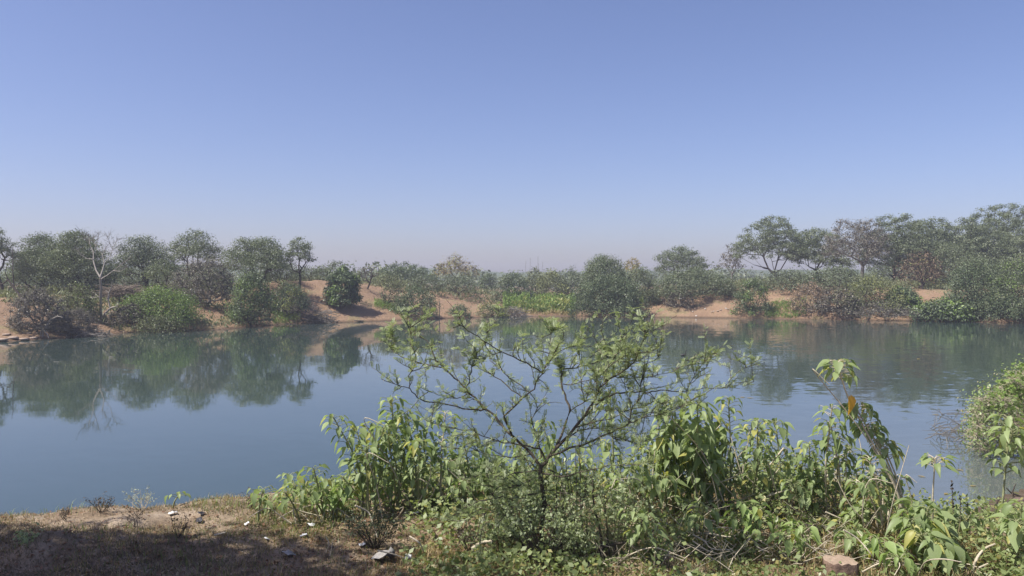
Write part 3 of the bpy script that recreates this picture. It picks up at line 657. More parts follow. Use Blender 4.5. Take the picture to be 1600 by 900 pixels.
rng0 = random.Random(9); SS = []
for q in range(14):
    x, y = rng0.uniform(1024, 1150), rng0.uniform(483, 495); p = hit(x, y); w = rng0.uniform(0.05, 0.13)
    st = rock('shore_stone', 'small stone on the bare sandy shore', p + Vector((0, 0, 0.02)), w, w, w * 0.6, SROCK if q % 3 else plainmat('pale_stone', (0.62, 0.58, 0.52), 0.8), 130 + q, group='stones on the sandy shore'); SS.append((x, st, st['label']))
ORDINAL += ['thirteenth', 'fourteenth']; ordered(SS)
# green herb belt at the inlet and grass on the banks: nobody could count it
def herb(name, label, boxes, n, mat, size, hgt, seed, cat='herbs', aspect=0.3):
    rng = np.random.default_rng(seed); mb = MB()
    for (x0, x1, d0, d1, w) in boxes:
        m = int(n * w); d = rng.uniform(d0, d1, m); px = rng.uniform(x0, x1, m); X = (px - CX) / F * d
        cl = fbm(X * 0.8, d * 0.8, seed, 3); z = height(X, d)
        ok = (z > 0.02) & (cl > -0.35); X, d, z, cl = X[ok], d[ok], z[ok], cl[ok]; m = len(X)
        hh = hgt * rng.uniform(0.1, 1, m) * (0.7 + cl)
        P = np.stack([X, d, z + hh], 1); U = unit(rng, m); U[:, 2] = np.abs(U[:, 2]) + 0.5; U /= np.linalg.norm(U, axis=1)[:, None]
        W = np.cross(U, unit(rng, m)); W /= np.linalg.norm(W, axis=1)[:, None] + 1e-9
        s = size * rng.uniform(0.6, 1.4, m); mb.quads(P, U * s[:, None], W * (s * aspect)[:, None], np.clip(cl + 0.5, 0, 1))
    return tag(mb.build(name, mat), label, cat, kind='stuff')
herb('herb_belt', 'bright green belt of tall herbs filling the inlet', [(786, 900, 69.5, 77, 1.0)], 9000, LM['bright'], 0.16, 1.15, 1)
herb('herb_belt', 'yellow patches among the herbs of the inlet', [(800, 890, 69, 74, 1.0)], 1500, LM['yellow'], 0.16, 1.0, 2)
herb('reed_edge', 'dry tan reeds fringing the water of the inlet', [(782, 900, 68.6, 70, 1.0)], 1600, LM['ochre'], 0.14, 0.35, 3, aspect=0.14)
herb('bank_grass', 'fresh green grass at the foot of the left bank', [(425, 470, 53.5, 57, 0.5), (585, 640, 62.3, 65, 0.5), (1195, 1260, 63, 66, 0.7), (1440, 1600, 59, 61, 0.5)], 3000, LM['bright'], 0.13, 0.55, 4, aspect=0.16)
herb('bank_grass', 'thin dry grass scattered over the far red earth', [(0, 1600, 45, 85, 1.0)], 26000, LM['ochre'], 0.08, 0.14, 5, aspect=0.12)
herb('bank_scrub', 'dull scrub and dry herbs along the far bank', [(0, 420, 46, 66, 0.5), (420, 780, 72, 90, 0.3), (900, 1030, 72, 86, 0.3), (1040, 1600, 70, 92, 1.0)], 30000, LM['olive'], 0.13, 0.55, 6)
# far-off wood behind, one mass
rng = np.random.default_rng(77); cen = []
for q in range(420):
    d = rng.uniform(120, 300); px = rng.uniform(-150, 1750); X = (px - CX) / F * d; hgt = rng.uniform(2.0, 5.5) * (0.8 + 0.5 * fbm(px * 0.004, 0.5, 8, 2))
    for s in range(5): cen.append((X + rng.normal() * 1.6, d + rng.normal() * 1.5, 1.8 + hgt * rng.uniform(0.25, 0.95)))
cen = np.array(cen); P, U, W, tn = leaf_cloud(rng, cen, 20, 2.0, 0.8, 0.75, 0.6)
mb = MB(); mb.quads(P, U, W, tn); tag(mb.build('far_woodland', LM['acacia_blue']), 'far-off scrub woodland reading as one hazy band behind the bank', 'woodland', kind='stuff')
#PART3
# ------------------------------------------------------------------ foreground: leafy plants on the near bank
PLM = {
 'leaf': leafmat('broad_leaf', (0.175, 0.240, 0.095), (0.380, 0.460, 0.215), alt=(0.42, 0.41, 0.13), trans=0.46, gloss=0.02, per_object=True, alt_amount=0.07),
 'leaf_bright': leafmat('broad_leaf_bright', (0.19, 0.28, 0.08), (0.37, 0.47, 0.18), alt=(0.34, 0.33, 0.07), trans=0.45, gloss=0.02, per_object=True, alt_amount=0.03),
 'leaf_yellow': leafmat('yellowed_leaf', (0.62, 0.34, 0.05), (0.75, 0.45, 0.08), trans=0.4, per_object=True)}
STEM_G = barkmat('green_stem', (0.16, 0.18, 0.08), (0.32, 0.33, 0.18), 30)
STEM_P = barkmat('pale_stem', (0.34, 0.29, 0.20), (0.58, 0.52, 0.40), 25)
STEM_D = barkmat('dark_stem', (0.034, 0.029, 0.023), (0.105, 0.088, 0.068), 25)
def leaf_mesh(name, w, curl, fold, mat):
    ys = [0.0, 0.06, 0.25, 0.5, 0.75, 1.0]; ws = [0.10, 0.34, 0.44, 0.34, 0.17, 0.0]
    v = []; 
    for y, q in zip(ys, ws):
        z = -curl * y * y
        back = -0.10 if y == 0 else 0.0
        v += [(-q * w, y + back, z + fold * q), (0, y, z), (q * w, y + back, z + fold * q)]
    f = []
    for j in range(5): f += [(3 * j, 3 * j + 1, 3 * j + 4, 3 * j + 3), (3 * j + 1, 3 * j + 2, 3 * j + 5, 3 * j + 4)]
    mb = MB(); mb.add(np.array(v), np.array(f), 0.5); me = mb.mesh(name, True); me.materials.append(mat); return me
LEAVES = {k: [leaf_mesh('leaf', w, c, fo, PLM[k]) for w, c, fo in ((0.66, 0.18, 0.3), (0.58, 0.35, 0.5), (0.74, 0.08, 0.2), (0.55, 0.5, 0.35))] for k in PLM}
def orient(dirv, up):
    y = dirv.normalized(); z = (up - y * up.dot(y)); z = z.normalized() if z.length > 1e-4 else Vector((1, 0, 0)); x = y.cross(z)
    return Matrix((x, y, z)).transposed()
def curve(pts, n=10):
    """Catmull-Rom through the points"""
    P = [Vector(p) for p in pts]; P = [P[0] * 2 - P[1]] + P + [P[-1] * 2 - P[-2]]; out_ = []
    m = len(P) - 3
    for s in range(m):
        for q in range(n if s < m - 1 else n + 1):
            u = q / n; a, b, c, d = P[s:s + 4]
            out_.append(0.5 * ((2 * b) + (c - a) * u + (2 * a - 5 * b + 4 * c - d) * u * u + (3 * b - a - 3 * c + d) * u ** 3))
    return out_
def add_leaf(root, p, dv, up, size, key, rng):
    o = bpy.data.objects.new('leaf', rng.choice(LEAVES[key])); C.objects.link(o); o.parent = root
    o.matrix_basis = Matrix.Translation(p - root.location) @ orient(dv, up).to_4x4() @ Matrix.Scale(size, 4); return o
def leafy_plant(name, label, base, tips, size=0.068, key='leaf', stem='g', seed=0, nl=13, reach=0.5, cat='plant', group='broad leaved plants on the near bank', extra=None, droop=(0.15, 1.15), spread_d=0.25, bare=False, r=0.008):
    """tips in photo pixels; every stem is a part, every leaf is a part"""
    rng = random.Random(seed * 31 + int(base[0])); b = hit(*base)
    root = empty(name, b, label, cat, group)
    for ti, tip in enumerate(tips):
        tx, ty = tip[0], tip[1]; via = tip[2] if len(tip) > 2 else None
        dd = b.y + rng.uniform(-spread_d, spread_d); b1 = b + Vector((rng.uniform(-0.06, 0.06), rng.uniform(-0.08, 0.08), -0.03))
        e = at(tx, ty, dd)
        if via: pts = [b1] + [at(vx, vy, b.y + (dd - b.y) * 0.6) for vx, vy in via] + [e]
        else:
            m = b1.lerp(e, 0.5); m.x += (b1.x - e.x) * 0.18; m.z += abs(b1.x - e.x) * 0.15; pts = [b1, m, e]
        cv = curve(pts, 9); n = len(cv); L = sum((cv[q + 1] - cv[q]).length for q in range(n - 1))
        mb = MB(); mb.tube(cv, np.linspace(r, r * 0.45, n), 5)
        ga = rng.uniform(0, 6.28); lv = []
        cnt = max(5, int(2.1 * nl * min(1.5, 0.5 + L / 0.8)))
        for q in range(cnt):
            u = 1 - (q / cnt) ** 1.35 * reach * min(1.0, 0.5 / max(L, 0.2) + 0.35)
            kf = u * (n - 1); k0 = min(int(kf), n - 2); p = cv[k0].lerp(cv[k0 + 1], kf - k0)
            ga += 2.4 + rng.uniform(-0.4, 0.4); al = rng.uniform(*droop) * (0.55 + 0.45 * min(1, q / 4.0))
            outw = Vector((math.cos(ga), math.sin(ga), 0))
            pet = 0.03 + 0.035 * min(1, q / 4) * rng.uniform(0.6, 1.3)
            pe = p + outw * pet + Vector((0, 0, pet * 0.35))
            mb.tube([p, (p + pe) / 2 + Vector((0, 0, 0.006)), pe], [0.0022, 0.002, 0.0018], 3, cap=False)
            dv = outw * math.cos(al) + Vector((0, 0, -math.sin(al))); up = outw * math.sin(al) + Vector((0, 0, math.cos(al))) + Vector((rng.uniform(-.35, .35), rng.uniform(-.35, .35), 0))
            lv.append((pe, dv, up, size * rng.uniform(0.5, 1.3) * (0.6 + 0.4 * min(1, q / 3.0))))
        st_ = mb.build('stem', STEM_P if stem == 'p' else STEM_G, root, smooth=True)
        for a in lv: add_leaf(root, *a, key, rng).parent = st_
    if len(tips) > 2:      # bare pale stalks, bent and broken, standing among the leaves
        for q in range(rng.choice((2, 3, 4))):
            tx, ty = rng.choice(tips)[:2]; tx += rng.uniform(-45, 45); ty = ty + rng.uniform(-5, 75); dd = b.y + rng.uniform(-0.35, 0.1); e = at(tx, min(ty, base[1] - 12), dd)
            b1 = b + Vector((rng.uniform(-0.2, 0.2), rng.uniform(-0.15, 0.05), -0.02)); m = b1.lerp(e, 0.55) + Vector((rng.uniform(-0.07, 0.07), rng.uniform(-0.05, 0.05), rng.uniform(-0.03, 0.06)))
            pts = [b1, m, e] + ([e + Vector((rng.uniform(-0.16, 0.16), -0.03, rng.uniform(-0.1, 0.02)))] if rng.random() < 0.5 else [])
            mb = MB(); cvp = curve(pts, 5); mb.tube(cvp, np.linspace(0.0048, 0.0022, len(cvp)), 4); mb.build('dry_stalk', STEM_P, root, smooth=True)
    if extra:
        for (x, y, sz, k_) in extra: add_leaf(root, at(x, y, b.y - 0.12), Vector((0.12, -0.15, -1)), Vector((0.2, -1, 0.3)), sz, k_, rng)
    return root
PLANTS = [
 ('small broad leaved plant furthest left on the bank edge', (418, 812), [(411, 764), (420, 778)], dict(nl=9)),
 ('young plant with two drooping tufts left of the bright leafy mound', (462, 810), [(452, 742), (462, 758), (446, 770)], dict(nl=10)),
 ('plant with high drooping tuft just above the bright leafy mound', (505, 810), [(490, 732), (512, 750), (478, 765)], dict(nl=10)),
 ('bright green low leafy mound near the left end of the plants', (520, 810), [(498, 768), (518, 764), (535, 758), (508, 778), (545, 772)], dict(nl=11, key='leaf_bright')),
 ('plant whose long bare stem leans left and ends in one tuft', (576, 806), [(521, 652, [(560, 728)]), (556, 668, [(572, 735)]), (548, 720), (535, 745)], dict(nl=11)),
 ('bushy plant beside the leaning single tuft', (585, 806), [(582, 662, [(585, 735)]), (600, 668), (572, 700), (560, 740), (596, 735), (580, 758)], dict(nl=12)),
 ('tallest plant of the left clump, dense tuft at its head', (622, 798), [(612, 622, [(618, 720)]), (622, 650), (606, 680), (635, 690), (618, 730), (640, 745), (600, 762)], dict(nl=14)),
 ('tall plant just right of the tallest left clump tuft', (655, 798), [(636, 645), (668, 655), (655, 690), (672, 705), (648, 740), (668, 752)], dict(nl=12)),
 ('upright plant with pale dry stem left of the thorn bush', (690, 795), [(696, 645), (690, 690), (705, 720), (684, 750)], dict(nl=10, stem='p')),
 ('plant under the lower left limbs of the thorn bush', (725, 795), [(722, 675), (712, 712), (738, 725), (728, 752)], dict(nl=11)),
 ('fresh bright green plant seen through the left side of the thorn bush', (765, 785), [(748, 690), (770, 715), (752, 735), (780, 740), (765, 758)], dict(nl=12, key='leaf_bright')),
 ('plant behind the thorn bush, left of its trunk', (808, 785), [(800, 690), (820, 700), (796, 725), (815, 745)], dict(nl=10)),
 ('plant with dark hanging leaves right behind the thorn bush trunk', (858, 785), [(848, 660), (872, 690), (856, 725), (880, 745)], dict(nl=11)),
 ('plant behind the thorn bush, first right of its trunk', (912, 785), [(905, 690), (925, 715), (898, 735), (918, 755)], dict(nl=11)),
 ('plant behind the right limbs of the thorn bush', (960, 790), [(952, 612, [(958, 700)]), (948, 690), (972, 710), (956, 740), (978, 755)], dict(nl=11)),
 ('plant between the thorn bush and the dense central clump', (1005, 795), [(998, 685), (1015, 700), (992, 735), (1018, 745)], dict(nl=11)),
 ('left half of the dense central clump', (1048, 802), [(1048, 622), (1036, 668), (1058, 660), (1030, 705), (1050, 715), (1038, 745), (1060, 755)], dict(nl=15, size=0.092)),
 ('right half of the dense central clump', (1092, 805), [(1090, 632), (1105, 650), (1078, 672), (1118, 672), (1095, 700), (1112, 720), (1080, 735), (1102, 752)], dict(nl=15, size=0.098)),
 ('plant with thin dark stem and lone tuft rising from the central clump', (1142, 805), [(1138, 622, [(1142, 715)]), (1128, 690), (1148, 705), (1135, 740)], dict(nl=12)),
 ('plant with twin tufts right of the lone tuft', (1180, 806), [(1184, 658), (1168, 668), (1192, 700), (1172, 735), (1186, 755)], dict(nl=12)),
 ('plant with tuft hanging clear against the water right of the twin tufts', (1212, 808), [(1212, 660), (1204, 735), (1222, 750)], dict(nl=14)),
 ('bushy plant left of the pale arching stems', (1258, 815), [(1264, 692), (1244, 712), (1275, 720), (1255, 745), (1236, 752), (1270, 765)], dict(nl=13)),
 ('plant with spindly pale stems under the yellow leaf', (1298, 815), [(1300, 636, [(1290, 730), (1294, 690)]), (1298, 662), (1312, 682), (1308, 715), (1285, 745)], dict(nl=9, stem='p')),
 ('tallest arching plant carrying one orange-yellow leaf', (1414, 852), [(1308, 566, [(1402, 770), (1352, 672), (1324, 618)]), (1336, 634, [(1404, 780), (1372, 700)]), (1350, 668, [(1404, 770), (1376, 700)]), (1378, 690, [(1408, 770)])], dict(nl=12, stem='p', reach=0.20, extra=[(1328, 620, 0.11, 'leaf_yellow')], r=0.008, spread_d=0.1)),
 ('plant with hanging tuft left of the tall arching stems', (1392, 845), [(1358, 716), (1368, 735), (1345, 755), (1382, 740), (1400, 745)], dict(nl=11, stem='p')),
 ('dark leaved plant under the spindly pale stems', (1345, 835), [(1326, 700), (1338, 780), (1318, 765), (1355, 795), (1334, 805)], dict(nl=10)),
 ('large leaved plant in front of the arching stems', (1440, 885), [(1432, 785), (1450, 795), (1420, 812), (1462, 820), (1440, 835)], dict(nl=12, size=0.10)),
 ('small pale plant at the muddy water edge', (1505, 850), [(1498, 795), (1512, 810)], dict(nl=8)),
 ('slim sapling with spotted pale stem and flat tuft against the water', (1458, 855), [(1461, 716, [(1457, 790)])], dict(nl=8, droop=(0.0, 0.45), stem='p', reach=0.12, name='sapling')),
 ('single stemmed sapling with leafy head by the right muddy shore', (1566, 862), [(1574, 652, [(1567, 780), (1572, 720)]), (1582, 672, [(1567, 780), (1572, 720)])], dict(nl=13, reach=0.5, name='sapling')),
 ('dark plant cut off by the right edge of the picture', (1592, 880), [(1596, 790), (1588, 815), (1604, 812)], dict(nl=9, size=0.098)),
 ('low plant in the undergrowth left of the wooden stump', (1240, 868), [(1232, 815), (1250, 822), (1225, 835), (1258, 838)], dict(nl=9, key='leaf_bright')),
 ('low plant directly behind the wooden stump', (1330, 872), [(1318, 818), (1340, 828), (1326, 840), (1350, 846)], dict(nl=9)),
 ('low broad leaved plant right of the wooden stump', (1385, 893), [(1372, 842), (1396, 850), (1380, 862), (1405, 872)], dict(nl=10, key='leaf_bright')),
 ('big leaved plant in the bottom right corner area', (1475, 898), [(1462, 850), (1490, 858), (1470, 872)], dict(nl=9, size=0.098)),
 ('low plant among tan stems right of the thorn bush trunk', (1000, 868), [(990, 800), (1012, 808), (1002, 832)], dict(nl=8)),
 ('low plant in the undergrowth under the dense central clump', (1090, 850), [(1078, 785), (1102, 790), (1092, 812)], dict(nl=9)),
 ('low plant in the undergrowth below the twin tufts', (1170, 850), [(1160, 785), (1180, 792), (1150, 810), (1190, 806)], dict(nl=9, key='leaf_bright')),
 ('seedling with flat leaves alone on the left bank edge', (281, 794), [(280, 773)], dict(nl=6, size=0.05, name='seedling', reach=0.3)),
]
for kk, (lb, base, tips, kw) in enumerate(PLANTS):
    kw = dict(kw); nm = kw.pop('name', 'leafy_plant'); leafy_plant(nm, lb, base, tips, seed=kk, **kw)

# ------------------------------------------------------------------ the thorn bush in the middle
FINE = leafmat('fine_leaflet', (0.20, 0.25, 0.125), (0.40, 0.46, 0.26), trans=0.46, gloss=0.03)
tb = hit(851, 872); D0 = tb.y
thorn = empty('thorn_bush', tb, 'spreading thorny bush with fine feathery leaves and dark crooked branches, foreground middle', 'bush')
LINES = [  # pixel polyline, depth drift at its end, start and end radius (m)
 ([(852, 874), (847, 830), (850, 790), (846, 755), (845, 728)], 0.0, 0.015, 0.012),
 ([(845, 730), (822, 700), (798, 680), (778, 656), (759, 639), (734, 614), (717, 597), (695, 575), (680, 564), (673, 539), (651, 519), (636, 502)], 0.35, 0.013, 0.003),
 ([(759, 640), (746, 641), (712, 636), (671, 628), (651, 621), (639, 607), (619, 600), (596, 592)], -0.3, 0.007, 0.002),
 ([(695, 575), (651, 566), (627, 558), (612, 546), (606, 534)], 0.3, 0.005, 0.002),
 ([(639, 607), (640, 588), (650, 563), (644, 536), (640, 509)], -0.1, 0.004, 0.0015),
 ([(725, 605), (733, 597), (737, 573), (746, 553), (759, 534)], -0.2, 0.005, 0.002),
 ([(800, 682), (788, 650), (817, 622), (834, 607), (847, 583), (866, 551), (880, 528)], -0.4, 0.009, 0.002),
 ([(847, 583), (822, 568), (793, 553), (765, 538), (746, 526), (727, 514), (712, 502)], -0.3, 0.005, 0.002),
 ([(817, 622), (793, 602), (761, 580), (746, 563), (740, 545)], 0.2, 0.005, 0.002),
 ([(825, 612), (790, 585), (766, 563), (762, 520), (766, 500)], 0.3, 0.004, 0.0015),
 ([(845, 730), (866, 704), (900, 665), (914, 649), (933, 617), (938, 605), (958, 588), (982, 575), (993, 563), (1007, 529), (1007, 494)], -0.35, 0.013, 0.002),
 ([(868, 700), (892, 641), (882, 617), (876, 590), (878, 578), (909, 573), (933, 566), (955, 552), (965, 539), (987, 502)], 0.35, 0.010, 0.002),
 ([(914, 649), (938, 627), (963, 614), (982, 612), (1012, 614), (1031, 610), (1060, 613), (1080, 611), (1104, 607), (1129, 606), (1153, 601), (1178, 592)], 0.3, 0.008, 0.0015),
 ([(1073, 612), (1087, 580), (1104, 563), (1131, 539)], -0.1, 0.003, 0.0012),
 ([(1130, 606), (1153, 583), (1168, 570), (1183, 559)], 0.05, 0.0025, 0.001),
 ([(860, 712), (909, 695), (941, 682), (965, 671), (982, 662), (1007, 652), (1031, 646), (1068, 632), (1090, 619)], -0.35, 0.008, 0.0015),
 ([(982, 661), (985, 641), (997, 622), (1000, 600), (1007, 570), (1029, 558)], -0.1, 0.004, 0.0015),
 ([(852, 722), (844, 700), (817, 697), (786, 691), (766, 685), (735, 672), (700, 668), (672, 660)], -0.4, 0.008, 0.0015),
 ([(849, 772), (832, 773), (798, 778), (776, 778), (770, 773), (767, 758), (760, 735)], -0.3, 0.009, 0.002),
 ([(776, 778), (749, 782), (724, 795), (700, 808)], -0.1, 0.005, 0.002),
 ([(848, 800), (832, 803), (812, 815), (800, 822)], -0.2, 0.006, 0.002),
 ([(849, 828), (830, 828), (810, 830), (790, 822)], 0.1, 0.005, 0.002),
 ([(878, 578), (866, 560), (858, 540), (862, 520)], 0.2, 0.004, 0.0015),
 ([(909, 573), (905, 550), (915, 525), (925, 500)], 0.1, 0.004, 0.0012),
 ([(933, 566), (945, 535), (940, 515), (942, 500)], -0.1, 0.004, 0.0012),
 ([(958, 588), (985, 592), (1020, 588), (1050, 580), (1062, 575)], 0.3, 0.004, 0.0012),
 ([(734, 614), (715, 622), (690, 618), (668, 612)], -0.2, 0.004, 0.0012),
 ([(845, 740), (875, 745), (915, 735), (950, 728), (990, 726)], -0.45, 0.008, 0.0015),
 ([(845, 735), (815, 738), (785, 745), (752, 742), (720, 748)], 0.35, 0.007, 0.0015),
 ([(900, 668), (925, 660), (955, 655), (985, 640), (1020, 628)], 0.35, 0.005, 0.001),
 ([(880, 690), (905, 672), (935, 668), (970, 690), (1010, 690), (1045, 680)], 0.3, 0.005, 0.001),
 ([(830, 710), (800, 715), (770, 712), (740, 705), (705, 700)], -0.2, 0.005, 0.001),
 ([(880, 600), (900, 600), (930, 590), (960, 560), (975, 530)], -0.3, 0.004, 0.001),
 ([(892, 641), (915, 628), (925, 600), (950, 575), (968, 560)], -0.4, 0.004, 0.001),
 ([(860, 735), (900, 755), (940, 760), (970, 775)], 0.3, 0.005, 0.001),
 ([(838, 745), (810, 760), (790, 752), (775, 735)], -0.35, 0.004, 0.001),
 ([(849, 810), (880, 800), (905, 805), (930, 790)], -0.2, 0.004, 0.001),
 ([(850, 845), (825, 850), (800, 840), (775, 845)], -0.15, 0.004, 0.001),
 ([(849, 790), (820, 795), (790, 805), (755, 800), (725, 815)], -0.35, 0.004, 0.001),
 ([(850, 850), (875, 848), (900, 855), (925, 845)], -0.1, 0.004, 0.001),
 ([(848, 765), (872, 768), (905, 778), (945, 772), (975, 790)], -0.3, 0.004, 0.001),
 ([(846, 715), (838, 680), (830, 655), (842, 635), (850, 622)], 0.2, 0.006, 0.0015),
]
nodes = []; segs = []; trng = random.Random(42)
for li, (pts, dd1, r0, r1) in enumerate(LINES):
    s0 = 0.0 if not nodes else min(nodes, key=lambda n: (n[0] - pts[0][0]) ** 2 + (n[1] - pts[0][1]) ** 2)[2]
    e0 = s0 + dd1; P = []
    for q, (x, y) in enumerate(pts):
        u = q / (len(pts) - 1); dd = s0 + (e0 - s0) * u + (0 if q == 0 else trng.uniform(-0.02, 0.02)); nodes.append((x, y, dd)); P.append(at(x, y, D0 + dd))
    if li: r0 *= 0.8
    cv = [P[q_ // 3].lerp(P[min(q_ // 3 + 1, len(P) - 1)], (q_ % 3) / 3) for q_ in range(3 * (len(P) - 1) + 1)] if li else curve(P, 4)
    n = len(cv); rr = r1 + (r0 - r1) * np.linspace(1, 0, n) ** (1.5 if li else 1.0)
    cv = [p + Vector((trng.uniform(-1, 1), trng.uniform(-1, 1), trng.uniform(-1, 1))) * (0.006 if 0 < q_ < n - 1 else 0) for q_, p in enumerate(cv)]
    mb = MB(); mb.tube(cv, rr, 6); mb.build('trunk' if li == 0 else 'branch', STEM_D, thorn, smooth=True)
    segs.append((cv, rr, li))
nrng = np.random.default_rng(8); tw = MB(); lf = MB(); spn = MB()
def pinnate(p, dv, size, tone):
    """one feathery compound leaf: pairs of narrow leaflets on a short stalk"""
    dv = dv / (np.linalg.norm(dv) + 1e-9); side = np.cross(dv, [0, 0, 1.0]); side /= np.linalg.norm(side) + 1e-9; nrm = np.cross(side, dv)
    side = side * math.cos(0.5 * tone) + nrm * math.sin(0.5 * tone)
    k = 5; u = (np.arange(k) + 0.6) / k
    cen = p + dv * (u * size)[:, None]; w = 0.42 * size * (1 - 0.5 * np.abs(u - 0.4))
    for sg in (-1, 1):
        U = (side * sg * 0.8 + dv * 0.45) * (w * 0.5)[:, None]; W = dv * (0.095 * size) + nrm * 0.01 * size
        lf.quads(cen + U, U, np.broadcast_to(W, U.shape), np.full(k, tone * 0.5 + 0.5))
def zig(p, dv, l, n):
    """crooked branchlet: list of points"""
    out_ = [p]; d_ = dv / np.linalg.norm(dv)
    for q in range(n):
        d_ = d_ + nrng.normal(size=3) * 0.28 + np.array([0, 0, 0.05]); d_ /= np.linalg.norm(d_); out_.append(out_[-1] + d_ * l / n)
    return out_
def clothe(pts, rate, lsize, up):
    for a, b2 in zip(pts[:-1], pts[1:]):
        ln = np.linalg.norm(b2 - a); dirv = (b2 - a) / (ln + 1e-9)
        for _ in range(nrng.poisson(ln * rate)):
            ld = dirv * 0.5 + nrng.normal(size=3) * 0.6 + np.array([0, -0.1, up]); pinnate(a + (b2 - a) * nrng.uniform(), ld, lsize * nrng.uniform(0.6, 1.3), nrng.uniform(-1, 1))
        for _ in range(nrng.poisson(ln * 16)):
            p = a + (b2 - a) * nrng.uniform(); t_ = nrng.normal(size=3); t_ /= np.linalg.norm(t_); spn.frusta([p], [p + t_ * nrng.uniform(0.01, 0.028)], [0.0011], [0.0003], 3)
def wood(pts, r0, r1):
    A_ = np.array(pts[:-1]); B2 = np.array(pts[1:]); r_ = np.linspace(r0, r1, len(pts)); tw.frusta(A_, B2, r_[:-1], r_[1:], 4)
for cv, rr, li in segs:
    if li == 0: continue
    n = len(cv); c0 = int(n * 0.2) if li in (1, 10, 11) else 0
    lush = li in (10, 11, 12, 15, 16) or li >= 22
    cvn = [np.array(p) for p in cv[c0:]]
    clothe(cvn, 40 if lush else 34, 0.036, 0.2)
    for a, b2 in zip(cvn[:-1], cvn[1:]):
        ln = np.linalg.norm(b2 - a); dirv = (b2 - a) / (ln + 1e-9)
        for _ in range(nrng.poisson(ln * (19 if lush else 16))):
            l = nrng.uniform(0.06, 0.24) * (1.15 if lush else 0.9); p = a + (b2 - a) * nrng.uniform()
            dv = dirv * 0.7 + nrng.normal(size=3) * 0.6 + np.array([0, 0, 0.22]); z_ = zig(p, dv, l, 4); wood(z_, 0.0024, 0.001)
            clothe(z_, 70, 0.032, 0.35)
            if nrng.uniform() < 0.55:
                z2 = zig(z_[2], z_[3] - z_[2] + nrng.normal(size=3) * 0.03, l * 0.6, 3); wood(z2, 0.0014, 0.0008); clothe(z2, 70, 0.030, 0.35)
for q in range(46):   # upright leafy shoots at the top
    x, y, dd = trng.choice([n_ for n_ in nodes if 500 < n_[1] < 600 and n_[0] < 1045]); l = trng.uniform(0.09, 0.22)
    z_ = zig(np.array(at(x, y, D0 + dd)), np.array([trng.uniform(-0.35, 0.45), trng.uniform(-0.3, 0.3), 1.0]), l, 5); wood(z_, 0.002, 0.0008)
    for a, b2 in zip(z_[:-1], z_[1:]):
        for _ in range(5): pinnate(a + (b2 - a) * nrng.uniform(), np.array([nrng.normal(), nrng.normal() * 0.6, nrng.uniform(0, 0.5)]), 0.036 * nrng.uniform(0.7, 1.3), nrng.uniform(0, 1))
tw.build('twigs', STEM_D, thorn).__setitem__('kind', 'stuff'); tag(lf.build('leaflets', FINE, thorn), kind='stuff'); tag(spn.build('thorns', STEM_P, thorn), kind='stuff')
# thin upright shoots beside its trunk
b = hit(892, 862); root = empty('thin_shoots', b, 'cluster of thin dark upright shoots just right of the thorn bush trunk', 'shoots')
for q in range(9):
    x0 = 868 + q * 6.5 + trng.uniform(-3, 3); x1 = x0 + trng.uniform(-22, 10); y1 = trng.uniform(690, 760); dd = b.y + trng.uniform(-0.1, 0.3)
    mb = MB(); mb.tube(curve([at(x0, 868, b.y), at((x0 + x1) / 2 + trng.uniform(-5, 5), 800, (b.y + dd) / 2), at(x1, y1, dd)], 4), np.linspace(0.006, 0.002, 9), 5); mb.build('shoot', STEM_D, root)
b = hit(988, 872); root = empty('bent_bush_stem', b, 'thick bent brown stem with side shoots between thorn bush and tan stems', 'stem')
for pts, r0, r1 in (([(938, 872), (936, 860), (950, 852), (985, 845), (1000, 830), (1006, 800)], 0.012, 0.006), ([(985, 845), (1010, 838), (1022, 828)], 0.008, 0.004), ([(940, 868), (938, 830), (928, 790), (926, 750)], 0.008, 0.004), ([(962, 848), (958, 880)], 0.008, 0.006), ([(952, 870), (948, 820), (944, 770)], 0.006, 0.003)):
    mb = MB(); mb.tube(curve([at(x, y, b.y) for x, y in pts], 4), np.linspace(r0, r1, 4 * (len(pts) - 1) + 1), 6); mb.build('stem', STEM_D, root, smooth=True)

